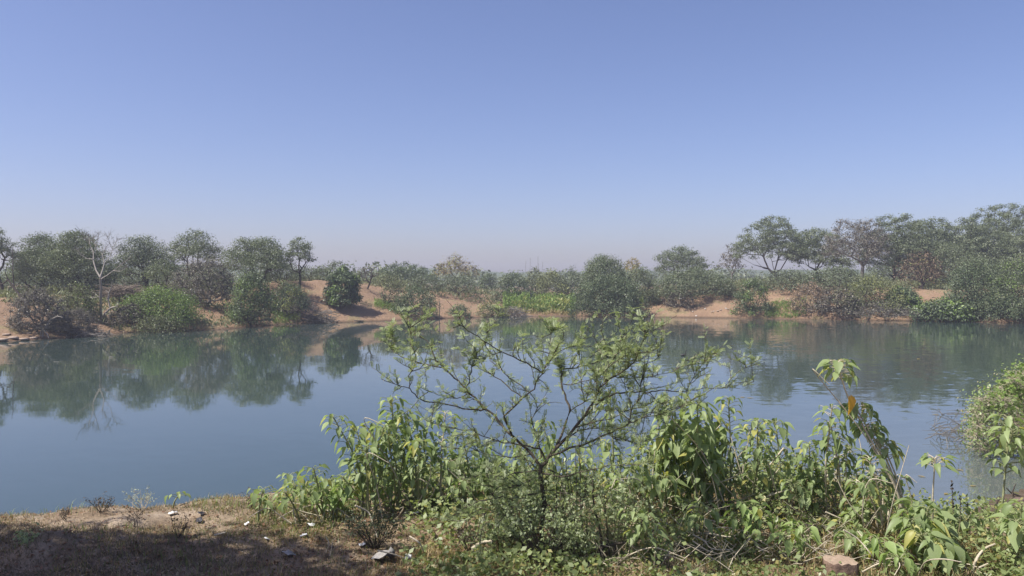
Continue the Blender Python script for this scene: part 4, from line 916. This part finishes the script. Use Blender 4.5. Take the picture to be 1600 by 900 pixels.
# ------------------------------------------------------------------ pale dry stems lying and arching in the undergrowth
DRY = [
 ([(1075, 832), (1110, 834), (1142, 839), (1160, 828), (1178, 812), (1200, 806)], 0.006), ([(1082, 835), (1100, 845), (1112, 857), (1140, 859), (1150, 850)], 0.005),
 ([(1080, 808), (1092, 822), (1112, 835)], 0.006), ([(1082, 845), (1105, 860), (1130, 867)], 0.004), ([(1162, 805), (1185, 785), (1207, 770)], 0.010),
 ([(1172, 804), (1190, 790), (1206, 772)], 0.009), ([(1184, 808), (1196, 790), (1208, 770)], 0.008), ([(1060, 792), (1090, 788), (1118, 782), (1126, 779)], 0.004),
 ([(1098, 756), (1118, 755), (1140, 748), (1158, 738)], 0.006), ([(1010, 790), (1040, 780), (1072, 768)], 0.006), ([(1200, 775), (1240, 765), (1285, 778), (1325, 795)], 0.006),
 ([(1225, 700), (1200, 730), (1175, 760)], 0.007), ([(1165, 700), (1150, 720), (1140, 745)], 0.004), ([(1318, 828), (1340, 842), (1360, 865), (1370, 885)], 0.005), ([(1340, 830), (1352, 845), (1362, 858)], 0.004),
 ([(1345, 895), (1375, 880), (1400, 878), (1438, 882)], 0.005), ([(1520, 895), (1525, 875), (1538, 858), (1555, 850)], 0.009), ([(1528, 888), (1545, 880)], 0.007),
 ([(1030, 818), (1020, 835), (998, 842), (985, 845)], 0.007), ([(1032, 812), (1045, 820), (1055, 823)], 0.007), ([(1028, 868), (1045, 868), (1068, 876)], 0.004), ([(1022, 888), (1024, 862)], 0.004),
 ([(640, 838), (655, 848), (662, 862)], 0.006), ([(590, 860), (615, 866), (632, 872)], 0.004), ([(555, 790), (575, 800), (582, 815), (590, 840)], 0.006), ([(535, 778), (520, 788), (512, 800)], 0.005),
 ([(1280, 728), (1262, 745), (1258, 765)], 0.005), ([(1290, 735), (1320, 742), (1345, 738)], 0.004), ([(1285, 760), (1300, 720), (1330, 705)], 0.006), ([(1270, 775), (1295, 740), (1305, 712)], 0.006),
 ([(800, 790), (818, 796), (840, 800)], 0.006), ([(738, 858), (752, 848), (770, 845)], 0.012), ([(335, 836), (352, 832)], 0.006), ([(510, 862), (514, 850), (509, 838)], 0.004), ([(516, 868), (520, 848)], 0.004),
 ([(1290, 800), (1318, 812), (1345, 822)], 0.005), ([(1430, 850), (1445, 862), (1458, 880)], 0.005), ([(1478, 860), (1490, 872), (1512, 890)], 0.006), ([(975, 800), (985, 770), (978, 745)], 0.008), ([(960, 800), (955, 770), (962, 748)], 0.006),
]
def where(x):
    for lim, s in ((480, 'in the shaded left foreground'), (700, 'left of the thorn bush'), (870, 'under the thorn bush'), (1035, 'right beside the thorn bush'), (1150, 'below the dense central clump'), (1230, 'below the twin tufts'), (1335, 'by the spindly pale stemmed plant'), (1420, 'around the wooden stump')):
        if x < lim: return s
    return 'in the bottom right corner'
for q, (pts, r0) in enumerate(DRY):
    low = max(pts, key=lambda p: p[1]); py = min(898, max(low[1] + 14, 806)); b = hit(low[0], py)
    P = curve([at(x, y, b.y - 0.04 + 0.03 * math.sin(k_ * 2.1 + q)) for k_, (x, y) in enumerate(pts)], 5)
    mb = MB(); mb.tube(P, np.linspace(r0, r0 * 0.6, len(P)), 5); o = mb.build('fallen_twig', STEM_P, smooth=True)
    mid = pts[len(pts) // 2]; TW = (TW if q else []) + [(mid[0], o, 'pale bent dry stem ' + where(mid[0]))]; tag(o, 'pale bent dry stem ' + where(mid[0]), 'dry stem', 'dry stems ' + where(mid[0]))

ordered(TW)
# ------------------------------------------------------------------ wooden stump at the bottom edge
b = hit(1312, 899); b = at(1312, 905, b.y - 0.05); kx = b.y / F
root = empty('wooden_stump', b, 'sawn square brown wooden stump at the bottom edge of the picture', 'stump')
WOOD = barkmat('stump_wood', (0.10, 0.065, 0.048), (0.27, 0.185, 0.14), 14, 0.8)
nx = 28; mb = MB(); rings = []
for j, zf in enumerate((0.0, 0.35, 0.7, 0.92, 1.0)):
    ring = []
    for q in range(nx):
        a = 2 * math.pi * q / nx; sq = 1 / max(abs(math.cos(a)), abs(math.sin(a))) ** 0.7
        rr_ = 23.5 * kx * sq * (1 + 0.03 * math.sin(7 * a) + 0.03 * trng.uniform(-1, 1)) * (0.97 if zf == 1.0 else 1)
        ring.append((b.x + rr_ * math.cos(a), b.y + rr_ * 0.9 * math.sin(a), b.z - 0.06 + zf * (30 * kx + 0.06) + (0.006 * trng.uniform(-1, 1) if zf == 1 else 0)))
    rings += ring
f = [(j * nx + q, j * nx + (q + 1) % nx, (j + 1) * nx + (q + 1) % nx, (j + 1) * nx + q) for j in range(4) for q in range(nx)]
mb.add(np.array(rings), np.array(f)); mb.build('side', WOOD, root)
mb = MB(); top = rings[-nx:]; c_ = np.mean(np.array(top), axis=0); mb.add(np.vstack([top, c_]), np.array([(q, (q + 1) % nx, nx, nx) for q in range(nx)])); mb.build('cut_top', barkmat('stump_top', (0.24, 0.17, 0.12), (0.40, 0.31, 0.23), 40, 0.6), root)

# ------------------------------------------------------------------ right hand vine bush at the water
vb = Vector((9.9, 14.6, H(9.9, 14.6))); root = empty('vine_bush', vb, 'tangled vine covered bush leaning into the water at the right edge', 'bush')
rng = np.random.default_rng(12); cl = []
for _ in range(150):
    u = rng.uniform(); px = 1520 + 110 * u + rng.normal() * 4; top_ = 640 - 70 * min(1, u * 1.1) ** 0.8; y = top_ + (705 - top_) * rng.uniform() ** 1.2; cl.append(tuple(at(px, y, 14.2 + rng.uniform(-1.0, 1.2))))
cl = np.array(cl); cl[:, 2] = np.maximum(cl[:, 2], 0.05)
pos, par, cnt = grow(rng, [vb + Vector((0, 0, -0.1)), vb + Vector((-0.1, 0, 0.2)), vb + Vector((-0.15, -0.1, 0.4))], cl, 0.2, -0.2, 4)
q = np.arange(1, len(pos)); mb = MB(); mb.frusta(pos[par[q]], pos[q], 0.003 * cnt[par[q]] ** 0.42, 0.003 * cnt[q] ** 0.42, 4)
ends = np.repeat(cl, 15, axis=0); du = unit(rng, len(ends)); du[:, 2] *= 0.6; mb.frusta(ends - du * 0.12, ends + du * rng.uniform(0.08, 0.3, len(ends))[:, None], np.full(len(ends), 0.0035), np.full(len(ends), 0.0015), 3)
mb.build('branches', STEM_P, root)
mb = MB(); P, U, W, tn = leaf_cloud(rng, cl, 55, 0.28, 0.8, 0.052, 0.6); mb.quads(P, U, W, tn); tag(mb.build('leaves', leafmat('vine_leaf', (0.13, 0.19, 0.06), (0.30, 0.38, 0.14), alt=(0.30, 0.28, 0.15), trans=0.35, alt_amount=0.2), root), kind='stuff')
hi = cl[cl[:, 0] / cl[:, 1] > 0.60]; hi = hi[hi[:, 2] > 0.9]
if len(hi):
    mb = MB(); P, U, W, tn = leaf_cloud(rng, hi, 16, 0.28, 0.8, 0.085, 0.65); mb.quads(P, U, W, tn); tag(mb.build('top_leaves', LM['bright'], root), kind='stuff')
mb = MB()
for _ in range(110):
    x, y = rng.uniform(1462, 1545), rng.uniform(640, 695); dd = CZ * F / (y - HY) * rng.uniform(0.92, 1.0); p = at(x, y, dd); p.z = max(p.z, 0.02); a = rng.uniform(0, 6.28); l = rng.uniform(0.15, 0.5)
    v1 = Vector((math.cos(a) * l, math.sin(a) * l * 0.6, rng.uniform(-0.05, 0.25))); mb.tube([p - v1 * 0.5, p + Vector((rng.normal() * 0.03, 0, rng.uniform(0, 0.05))), p + v1 * 0.6], [0.006, 0.005, 0.002], 4, cap=False)
tag(mb.build('drowned_twigs', BARK['grey'], root), kind='stuff')

# ------------------------------------------------------------------ muddy shore debris at the right
MUD = plainmat('wet_stone', (0.16, 0.11, 0.085), 0.6, 0.45, 12)
for q, (x, y, w) in enumerate([(1578, 790, 10), (1592, 782, 16), (1568, 798, 8), (1600, 796, 14), (1550, 818, 7), (1535, 824, 9), (1520, 827, 8), (1585, 812, 8), (1508, 832, 7)]):
    p = hit(x, y); kx = p.y / F; mo = rock('mud_stone', 'small brown stone on the muddy right shore', p, w * kx * 0.6, w * kx * 0.5, w * kx * 0.3, MUD, 60 + q, group='stones on the muddy shore'); MO = (MO if q else []) + [(x, mo, mo['label'])]
ordered(MO)
for q, pts in enumerate(([(1560, 800), (1557, 788), (1562, 775)], [(1566, 792), (1574, 784), (1590, 780)], [(1584, 780), (1582, 768), (1587, 756)], [(1545, 758), (1540, 764), (1543, 768)], [(1530, 782), (1528, 788), (1532, 792)], [(1596, 776), (1580, 770), (1572, 762)])):
    low = max(pts, key=lambda p: p[1]); b = hit(low[0], low[1]); mb = MB(); mb.tube([at(x, y, b.y) for x, y in pts], [0.014, 0.011, 0.006], 5); ds = tag(mb.build('drift_stick', STEM_D), 'dark broken stick poking from the mud at the right shore', 'stick', 'sticks at the muddy shore'); DS = (DS if q else []) + [(low[0], ds, ds['label'])]
ordered(DS)
for q, (x, y, y1) in enumerate([(1492, 835, 752), (1505, 838, 775), (1516, 840, 785)]):
    b = hit(x, y); mb = MB(); mb.tube([b, at(x - 3, (y + y1) / 2, b.y), at(x - 5, y1, b.y)], [0.004, 0.003, 0.002], 4)
    rng = np.random.default_rng(q)
    for s in np.linspace(0.1, 1, 14): p = at(x - 5 * s, y + (y1 - y) * s, b.y); mb.quads([p], rng.normal(size=(1, 3)) * 0.008, rng.normal(size=(1, 3)) * 0.006)
    tag(mb.build('dry_weed', STEM_D), ['thin dark dry weed stalk against the water by the muddy shore, leftmost of three', 'dry weed stalk by the muddy shore, middle of three', 'dry weed stalk by the muddy shore, rightmost of three'][q], 'weed', 'weed stalks by the muddy shore')

# ------------------------------------------------------------------ swimming bird
bd = at(1068, 556, CZ * F / 116.0); BIRD = plainmat('dark_plumage', (0.025, 0.022, 0.02), 0.5, 0.3, 30)
spine = [(-0.20, 0.06, 0.01), (-0.15, 0.05, 0.035), (-0.05, 0.04, 0.065), (0.05, 0.04, 0.07), (0.12, 0.06, 0.05), (0.15, 0.12, 0.028), (0.155, 0.20, 0.022), (0.165, 0.26, 0.026), (0.19, 0.285, 0.027), (0.22, 0.283, 0.014), (0.27, 0.275, 0.003)]
mb = MB(); mb.tube([Vector((bd.x + a * 0.6, bd.y, z * 0.8)) for a, z, r_ in spine], [r_ * 0.75 for a, z, r_ in spine], 10); tag(mb.build('water_bird', BIRD, smooth=True), 'tiny dark water bird swimming alone in the middle of the pond', 'bird')

FL = []
for q, (x, y) in enumerate([(1435, 561), (1462, 648), (1400, 698), (1160, 621), (1172, 622), (1500, 735), (1520, 760), (1478, 772), (1440, 745)]):
    p = at(x, y, CZ * F / (y - HY)); w = 0.02 + 0.0045 * p.y; rg_ = np.random.default_rng(q); a = rg_.uniform(0, 6.28); ca, sa = math.cos(a) * w, math.sin(a) * w
    v = [(p.x - ca, p.y - sa, 0.006), (p.x + sa * 0.4, p.y - ca * 0.4, 0.012), (p.x + ca, p.y + sa, 0.008), (p.x - sa * 0.4, p.y + ca * 0.4, 0.012), (p.x, p.y, 0.003)]
    mb = MB(); mb.add(np.array(v), np.array([(0, 1, 4, 4), (1, 2, 4, 4), (2, 3, 4, 4), (3, 0, 4, 4)])); o = mb.build('floating_leaf', LM['ochre']); tag(o, 'tan dead leaf floating on the pond', 'leaf', 'leaves floating on the pond'); FL.append((x, o, o['label']))
ordered(FL)
# ------------------------------------------------------------------ litter
PAPER = plainmat('white_scrap', (0.72, 0.72, 0.70), 0.6, 0.15, 40); GREYP = plainmat('grey_plastic', (0.34, 0.32, 0.29), 0.45, 0.3, 30); BLACKP = plainmat('black_scrap', (0.03, 0.028, 0.03), 0.5, 0.3, 30)
def scrap(name, label, x, y, w, mat, seed, cat='litter', hgt=0.6):
    p = hit(x, y + w * 0.25); kx = p.y / F; s = w * kx; rng = np.random.default_rng(seed); n = 7
    u, v = np.meshgrid(np.linspace(-0.5, 0.5, n), np.linspace(-0.5, 0.5, n)); z = hgt * 0.55 * (fbm(u * 3 + seed, v * 3, seed, 3) + 0.45) * (1 - 1.2 * (u * u + v * v))
    uu = u * (1 + 0.35 * vnoise(v * 4 + 3, u * 0 + seed, seed)); vv = v * (1 + 0.35 * vnoise(u * 4 + 7, v * 0 + seed, seed))
    V = np.stack([uu, vv * 0.8, z], -1).reshape(-1, 3); V2 = V - [0, 0, 0.03]; i_ = np.arange(n - 1)[:, None] * n + np.arange(n - 1)[None]
    f = np.stack([i_, i_ + 1, i_ + n + 1, i_ + n], -1).reshape(-1, 4); mb = MB(); mb.add(V * s, f)
    o = mb.build(name, mat); so_ = o.modifiers.new('thick', 'SOLIDIFY'); so_.thickness = 0.003
    o.location = p + Vector((0, 0, 0.012)); o.rotation_euler = (rng.uniform(0.1, 0.5), rng.uniform(-0.2, 0.2), rng.uniform(0, 6.28)); return tag(o, label, cat, 'litter on the near bank')
SCRAPS = [
 ('paper_scrap', 'small white paper scrap in the grass, upper left of the litter', 487, 822, 10, PAPER), ('paper_scrap', 'white scrap propped on a twig left of the dry dark weed', 474, 838, 13, PAPER),
 ('paper_scrap', 'torn white scrap below the dark weed left of the thorn bush', 566, 852, 13, PAPER), ('foam_cup', 'rounded white foam piece in brown leaf litter', 638, 872, 12, PAPER),
 ('plastic_sheet', 'grey translucent plastic sheet folded up in the leaf litter', 600, 872, 34, GREYP), ('paper_scrap', 'pale scrap lying flat in the shaded grass', 452, 865, 20, GREYP),
 ('paper_scrap', 'whitish bag scrap under the left limb of the thorn bush', 792, 812, 24, PAPER), ('paper_scrap', 'grey-white bag scrap beside a stick in the leaf litter', 698, 856, 15, GREYP),
 ('paper_scrap', 'little white scrap near the plants at the bank edge', 650, 804, 10, PAPER), ('paper_scrap', 'tiny white scrap on the grass at the left bank edge', 386, 820, 10, PAPER),
 ('paper_scrap', 'white scrap on the bare earth near the black scraps', 270, 802, 12, PAPER), ('black_scrap', 'black plastic scrap on the bare earth, upper of two', 316, 802, 13, BLACKP), ('black_scrap', 'black plastic scrap on the bare earth, lower of two', 312, 814, 13, BLACKP),
 ('paper_scrap', 'white scrap floating at the muddy right shore', 1525, 802, 7, PAPER), ('paper_scrap', 'small white scrap among grey earth below the left grass', 417, 845, 8, PAPER)]
for q, (nm, lb, x, y, w, m) in enumerate(SCRAPS): scrap(nm, lb, x, y, w, m, q + 1, hgt=1.1 if nm in ('foam_cup', 'plastic_sheet') else 0.6)
p = hit(635, 792); rock('tan_stone', 'rounded tan stone beside the left plant clump', p + Vector((0, 0, 0.02)), 0.035, 0.035, 0.035, plainmat('tan_stone', (0.38, 0.27, 0.19), 0.9), 91)

# ------------------------------------------------------------------ weeds on the left bank edge
def weed(name, label, x, y, w, h, mat, n, seed, leaf=None, ls=0.012):
    b = hit(x, y); rng = np.random.default_rng(seed); root = empty(name, b, label, 'weed'); mb = MB(); ends = []
    for _ in range(n):
        e = at(x + rng.uniform(-w, w), y - h * rng.uniform(0.45, 1), b.y + rng.uniform(-0.12, 0.12)); m = b.lerp(e, 0.5) + Vector((rng.normal() * 0.015, 0, 0.0))
        mb.tube([b + Vector((rng.normal() * 0.01, 0, -0.01)), m, e], [0.0022, 0.0017, 0.0009], 3, cap=False); ends += [tuple(e), tuple(m.lerp(e, 0.6))]
        for s in range(3):
            st = m.lerp(e, rng.uniform(0, 1)); e2 = st + Vector((rng.normal() * 0.03, rng.normal() * 0.03, rng.uniform(0, 0.04))); mb.tube([st, e2], [0.0012, 0.0006], 3, cap=False); ends.append(tuple(e2))
    mb.build('stems', mat, root)['kind'] = 'stuff'
    if leaf: mb = MB(); P, U, W, tn = leaf_cloud(rng, np.array(ends), 4, 0.02, 1.0, ls, 0.6); mb.quads(P, U, W, tn); tag(mb.build('leaves', leaf, root), kind='stuff')
DRYL = leafmat('dry_weed_leaf', (0.055, 0.042, 0.032), (0.14, 0.11, 0.08), trans=0.1)
weed('dry_weed', 'dark dry weed sprawling on the edge at the left of the bank', 158, 803, 26, 26, STEM_D, 12, 1, DRYL)
weed('feathery_weed', 'pale feathery weed with whitish heads on the left bank edge', 222, 800, 30, 36, STEM_P, 12, 2, leafmat('pale_seed', (0.3, 0.34, 0.24), (0.5, 0.52, 0.42), trans=0.3), 0.012)
weed('dry_weed', 'thin dark weed on the bare earth below the feathery weed', 212, 826, 12, 34, STEM_D, 6, 3, DRYL)
weed('dry_weed', 'thin dark weed in front of the black scraps', 280, 842, 14, 40, STEM_D, 6, 4, DRYL)
weed('dry_weed', 'sprawling dark dry weed between left grass and thorn bush', 585, 858, 50, 60, STEM_D, 40, 5, leafmat('weed_dull_leaf', (0.06, 0.075, 0.04), (0.13, 0.15, 0.085), trans=0.2), 0.018)
weed('dry_weed', 'small dark weed on the grassy edge left of the first leafy plant', 392, 796, 16, 28, STEM_D, 8, 6, DRYL)
weed('dry_weed', 'short dark weed at the far left of the bank edge', 104, 815, 8, 18, STEM_D, 5, 7, DRYL)
weed('green_weed', 'dull green weed under the left limbs of the thorn bush', 790, 872, 40, 70, STEM_D, 30, 8, FINE, 0.022)
weed('green_weed', 'little green weed on top of the shaded earth mound', 42, 856, 12, 28, STEM_G, 7, 9, FINE, 0.02)
weed('dry_weed', 'brown dead weed at the bottom left of the thorn bush trunk', 735, 868, 26, 70, STEM_D, 14, 10, DRYL)
weed('green_weed', 'greyish weed right at the foot of the thorn bush', 905, 885, 34, 60, STEM_D, 26, 11, FINE, 0.022)

weed('green_weed', 'tangled fine leaved weed covering the foot of the thorn bush trunk', 848, 890, 62, 120, STEM_D, 46, 12, FINE, 0.022)
weed('green_weed', 'tall fine leaved weed between the thorn bush trunk and the thin shoots', 880, 872, 46, 130, STEM_D, 34, 13, FINE, 0.022)
weed('green_weed', 'fine leaved weed just left of the thorn bush trunk', 815, 862, 44, 110, STEM_D, 34, 14, FINE, 0.022)
weed('green_weed', 'fine leaved weed between the thin shoots and the dense central clump', 960, 870, 60, 130, STEM_G, 40, 15, FINE, 0.024)
# ------------------------------------------------------------------ grass, leaf litter and small herbs of the near bank: uncountable
def scatter(n, seed):
    rng = np.random.default_rng(seed); y = 3.95 + 4.6 * rng.uniform(0, 1, n) ** 1.35; X = rng.uniform(-0.69, 0.69, n) * y; sd = pond_sd(X, y); ok = sd > 0.12
    X, y, sd = X[ok], y[ok], sd[ok]; z = height(X, y); px = CX + F * X / y; py = HY + (CZ - z) * F / y
    return rng, X, y, z, px, py
def blades(name, label, n, seed, wt, mat, h0, h1, wd, lean=0.5, cat='grass'):
    rng, X, y, z, px, py = scatter(n, seed); keep = rng.uniform(size=len(X)) < wt(X, y, px, py); X, y, z = X[keep], y[keep], z[keep]; m = len(X)
    tuft = fbm(X * 2.2, y * 2.2, seed, 3); h = rng.uniform(h0, h1, m) * np.clip(0.8 + 1.2 * tuft, 0.3, 1.6); a = rng.uniform(0, 6.28, m); ln = rng.uniform(0.1, 1, m) * lean * 2
    B = np.stack([X, y, z - 0.004], 1); dirh = np.stack([np.cos(a), np.sin(a), 0 * a], 1); s = np.stack([-np.sin(a), np.cos(a), 0 * a], 1) * (wd * rng.uniform(0.6, 1.4, m))[:, None]
    cosl = 1 / np.sqrt(1 + ln ** 2); M = B + np.array([0, 0, 1]) * (h * 0.55)[:, None] + dirh * (h * ln * 0.25)[:, None]; T = B + np.array([0, 0, 1]) * (h * cosl)[:, None] + dirh * (h * ln * cosl)[:, None]
    V = np.stack([B - s, B + s, M + s * 0.7, M - s * 0.7, T], 1).reshape(-1, 3); i_ = np.arange(m)[:, None] * 5
    f = np.concatenate([i_ + [0, 1, 2, 3], i_ + [3, 2, 4, 4]]); mb = MB(); mb.add(V, f, np.repeat(np.clip(tuft + 0.5, 0, 1), 5)); return tag(mb.build(name, mat), label, cat, kind='stuff')
def litter(name, label, n, seed, wt, mat, size, cat='litter', h=0.0, asp=0.5, flat=0.3):
    rng, X, y, z, px, py = scatter(n, seed); keep = rng.uniform(size=len(X)) < wt(X, y, px, py); X, y, z = X[keep], y[keep], z[keep]; m = len(X); cl = fbm(X * 2.5, y * 2.5, seed, 3)
    P = np.stack([X, y, z + 0.008 + h * rng.uniform(0, 1, m) * np.clip(0.6 + 1.4 * cl, 0.05, 1.5)], 1); U = unit(rng, m); U[:, 2] *= flat; W = np.cross(U, np.array([0, 0, 1.0]) + rng.normal(size=(m, 3)) * flat); W /= np.linalg.norm(W, axis=1)[:, None] + 1e-9
    s = size * rng.uniform(0.5, 1.4, m); U = U / np.linalg.norm(U, axis=1)[:, None] * s[:, None]; mb = MB(); mb.quads(P, U, W * (s * asp)[:, None], np.clip(cl + 0.5, 0, 1)); return tag(mb.build(name, mat), label, cat, kind='stuff')
def bump_(x, a, b, w=40): return sstep(a - w, a + w, x) * (1 - sstep(b - w, b + w, x))
def patchy(X, y, s, sc=1.6, lo=-0.15, hi=0.25): return sstep(lo, hi, fbm(X * sc, y * sc, s, 3))
STRAW = leafmat('straw_blade', (0.19, 0.135, 0.06), (0.42, 0.32, 0.16), alt=(0.13, 0.17, 0.05), trans=0.3, gloss=0.03, alt_amount=0.15)
GRASS = leafmat('green_blade', (0.09, 0.13, 0.03), (0.22, 0.27, 0.08), alt=(0.34, 0.28, 0.14), trans=0.35, gloss=0.03, alt_amount=0.25)
DEAD = leafmat('dead_leaf', (0.10, 0.055, 0.032), (0.27, 0.16, 0.095), alt=(0.34, 0.26, 0.17), trans=0.1, gloss=0.03, alt_amount=0.12)
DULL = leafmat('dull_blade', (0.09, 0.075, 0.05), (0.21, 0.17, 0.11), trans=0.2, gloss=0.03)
HERB = leafmat('small_herb_leaf', (0.14, 0.185, 0.065), (0.30, 0.355, 0.145), alt=(0.36, 0.33, 0.13), trans=0.4, gloss=0.04, alt_amount=0.12)
bare = lambda px, py: 1 - 0.93 * bump_(px, 60, 330, 40) * bump_(py, 798, 822, 6)
blades('straw_grass', 'short straw coloured grass over the near bank', 175000, 1, lambda X, y, px, py: bare(px, py) * (0.22 + 0.75 * patchy(X, y, 3) * sstep(250, 600, px)), STRAW, 0.018, 0.055, 0.0017, 0.9)
blades('green_grass', 'thin green grass along the near bank edge', 150000, 2, lambda X, y, px, py: bare(px, py) * (0.10 + 0.75 * bump_(px, 300, 560, 50) * (1 - sstep(835, 850, py)) * patchy(X, y, 4) + 0.5 * sstep(880, 1000, px) * patchy(X, y, 5)), GRASS, 0.02, 0.065, 0.0017, 0.7)
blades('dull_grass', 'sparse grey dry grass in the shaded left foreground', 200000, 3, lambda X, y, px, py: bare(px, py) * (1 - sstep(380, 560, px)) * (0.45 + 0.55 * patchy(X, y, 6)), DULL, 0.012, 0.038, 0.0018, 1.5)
blades('tall_straw', 'taller dry straw standing between the plants on the right', 120000, 4, lambda X, y, px, py: sstep(930, 1050, px) * (1 - sstep(3.0, 4.2, X) * sstep(5.8, 6.8, y)) * (0.12 + patchy(X, y, 7, 1.2, -0.1, 0.25)), STRAW, 0.05, 0.15, 0.0018, 0.9)
litter('leaf_litter', 'brown fallen leaves carpeting the ground by the thorn bush', 45000, 5, lambda X, y, px, py: bump_(px, 430, 930, 60) * (0.35 + 0.65 * patchy(X, y, 8)) + 0.25 * (1 - sstep(300, 430, px)) * bare(px, py) + 0.1, DEAD, 0.013)
litter('leaf_litter', 'tan crumbled leaves and chips scattered over the near bank', 50000, 6, lambda X, y, px, py: 0.25 + 0.3 * patchy(X, y, 9), leafmat('pale_chip', (0.22, 0.16, 0.10), (0.42, 0.33, 0.23), trans=0.1, gloss=0.02), 0.008)
litter('low_herbs', 'low green small leaved herbs matting the right undergrowth', 150000, 7, lambda X, y, px, py: sstep(900, 1050, px) * (1 - sstep(3.0, 4.2, X) * sstep(5.8, 6.8, y)) * (0.06 + 0.8 * patchy(X, y, 10, 1.5, -0.1, 0.3)) * (1 - 0.6 * bump_(px, 1180, 1330, 30) * sstep(845, 870, py)) + 0.4 * bump_(px, 640, 960, 40), HERB, 0.017, 'herbs', 0.20, 0.6, 0.7)
litter('low_herbs', 'green herbs at the foot of the plants along the left bank edge', 60000, 8, lambda X, y, px, py: bump_(px, 480, 900, 40) * (1 - sstep(788, 812, py)) * 0.9, HERB, 0.020, 'herbs', 0.22, 0.6, 0.7)

rng = np.random.default_rng(91); mb = MB()
for q in range(420):
    x, y = rng.uniform(880, 1330), rng.uniform(790, 893); p = hit(x, y + 6); a = rng.uniform(0, 6.28); l = rng.uniform(0.05, 0.2); e = rng.uniform(0.0, 0.8)
    v1 = Vector((math.cos(a) * l, math.sin(a) * l * 0.5, e * l)); m_ = p + Vector((0, 0, rng.uniform(0.01, 0.09)))
    mb.tube([m_ - v1 * 0.6, m_ + Vector((rng.normal() * 0.015, 0, rng.normal() * 0.012)), m_ + v1], [0.003, 0.0026, 0.0014], 3, cap=False)
tag(mb.build('straw_tangle', STEM_P), 'tangle of thin pale straw stalks in the right undergrowth', 'dry stalks', kind='stuff')
# ------------------------------------------------------------------ big tree outside the frame that shades the left foreground
sp = Vector((-2.75, 3.0, 1.42)); hgt = 4.6; k_ = hgt / SD.z; cc = sp + SD * k_
rng = np.random.default_rng(31); base = Vector((cc.x - 1.6, cc.y - 0.8, H(cc.x - 1.6, cc.y - 0.8)))
root = empty('shade_tree', base, 'large leafy tree just outside the left of the frame, shading the near ground', 'tree')
def fn(m):
    a = rng.uniform(0, 6.28, m); r = np.sqrt(rng.uniform(0, 1, m)); return np.stack([cc.x + 2.5 * r * np.cos(a), cc.y + 1.75 * r * np.sin(a), cc.z + rng.uniform(-0.5, 0.9, m) * (1 - r * r * 0.5)], 1)
cl = spread(rng, 125, fn); tp = np.array([cc.x - 0.9, cc.y - 0.4, cc.z - 1.9])
tk = [np.array(base) + (tp - np.array(base)) * u for u in (0, 0.4, 0.75, 1)]; pos, par, cnt = grow(rng, tk, cl, 0.15, 0.2)
q = np.arange(1, len(pos)); mb = MB(); mb.frusta(pos[par[q[:3]]], pos[q[:3]], [0.2, 0.17, 0.15], [0.17, 0.15, 0.13], 8); mb.build('trunk', BARK['dark'], root)
mb = MB(); q = q[3:]; mb.frusta(pos[par[q]], pos[q], np.minimum(0.013 * cnt[par[q]] ** 0.5, 0.13), 0.013 * cnt[q] ** 0.5, 5); mb.build('branches', BARK['dark'], root)
P, U, W, tn = leaf_cloud(rng, cl, 300, 0.6, 0.6, 0.13, 0.55); mb = MB(); mb.quads(P, U, W, tn); tag(mb.build('crown', LM['dense'], root), kind='stuff')
# ------------------------------------------------------------------ haze
hm, t, out = newmat('haze_air'); pv = nd(t, 'ShaderNodeVolumePrincipled')
pv.inputs['Color'].default_value = (0.80, 0.84, 0.97, 1); pv.inputs['Density'].default_value = 0.0013; pv.inputs['Anisotropy'].default_value = 0.2
t.links.new(pv.outputs[0], out.inputs['Volume'])
mb = MB(); c_ = np.array([(x, y, z) for z in (-2.6, 14) for (x, y) in ((-505, -505), (505, -505), (505, 505), (-505, 505))])
mb.add(c_, np.array([(3, 2, 1, 0), (4, 5, 6, 7), (0, 1, 5, 4), (1, 2, 6, 5), (2, 3, 7, 6), (3, 0, 4, 7)]))
tag(mb.build('haze', hm), 'thin pale blue haze in the air over the pond', 'haze', kind='stuff')
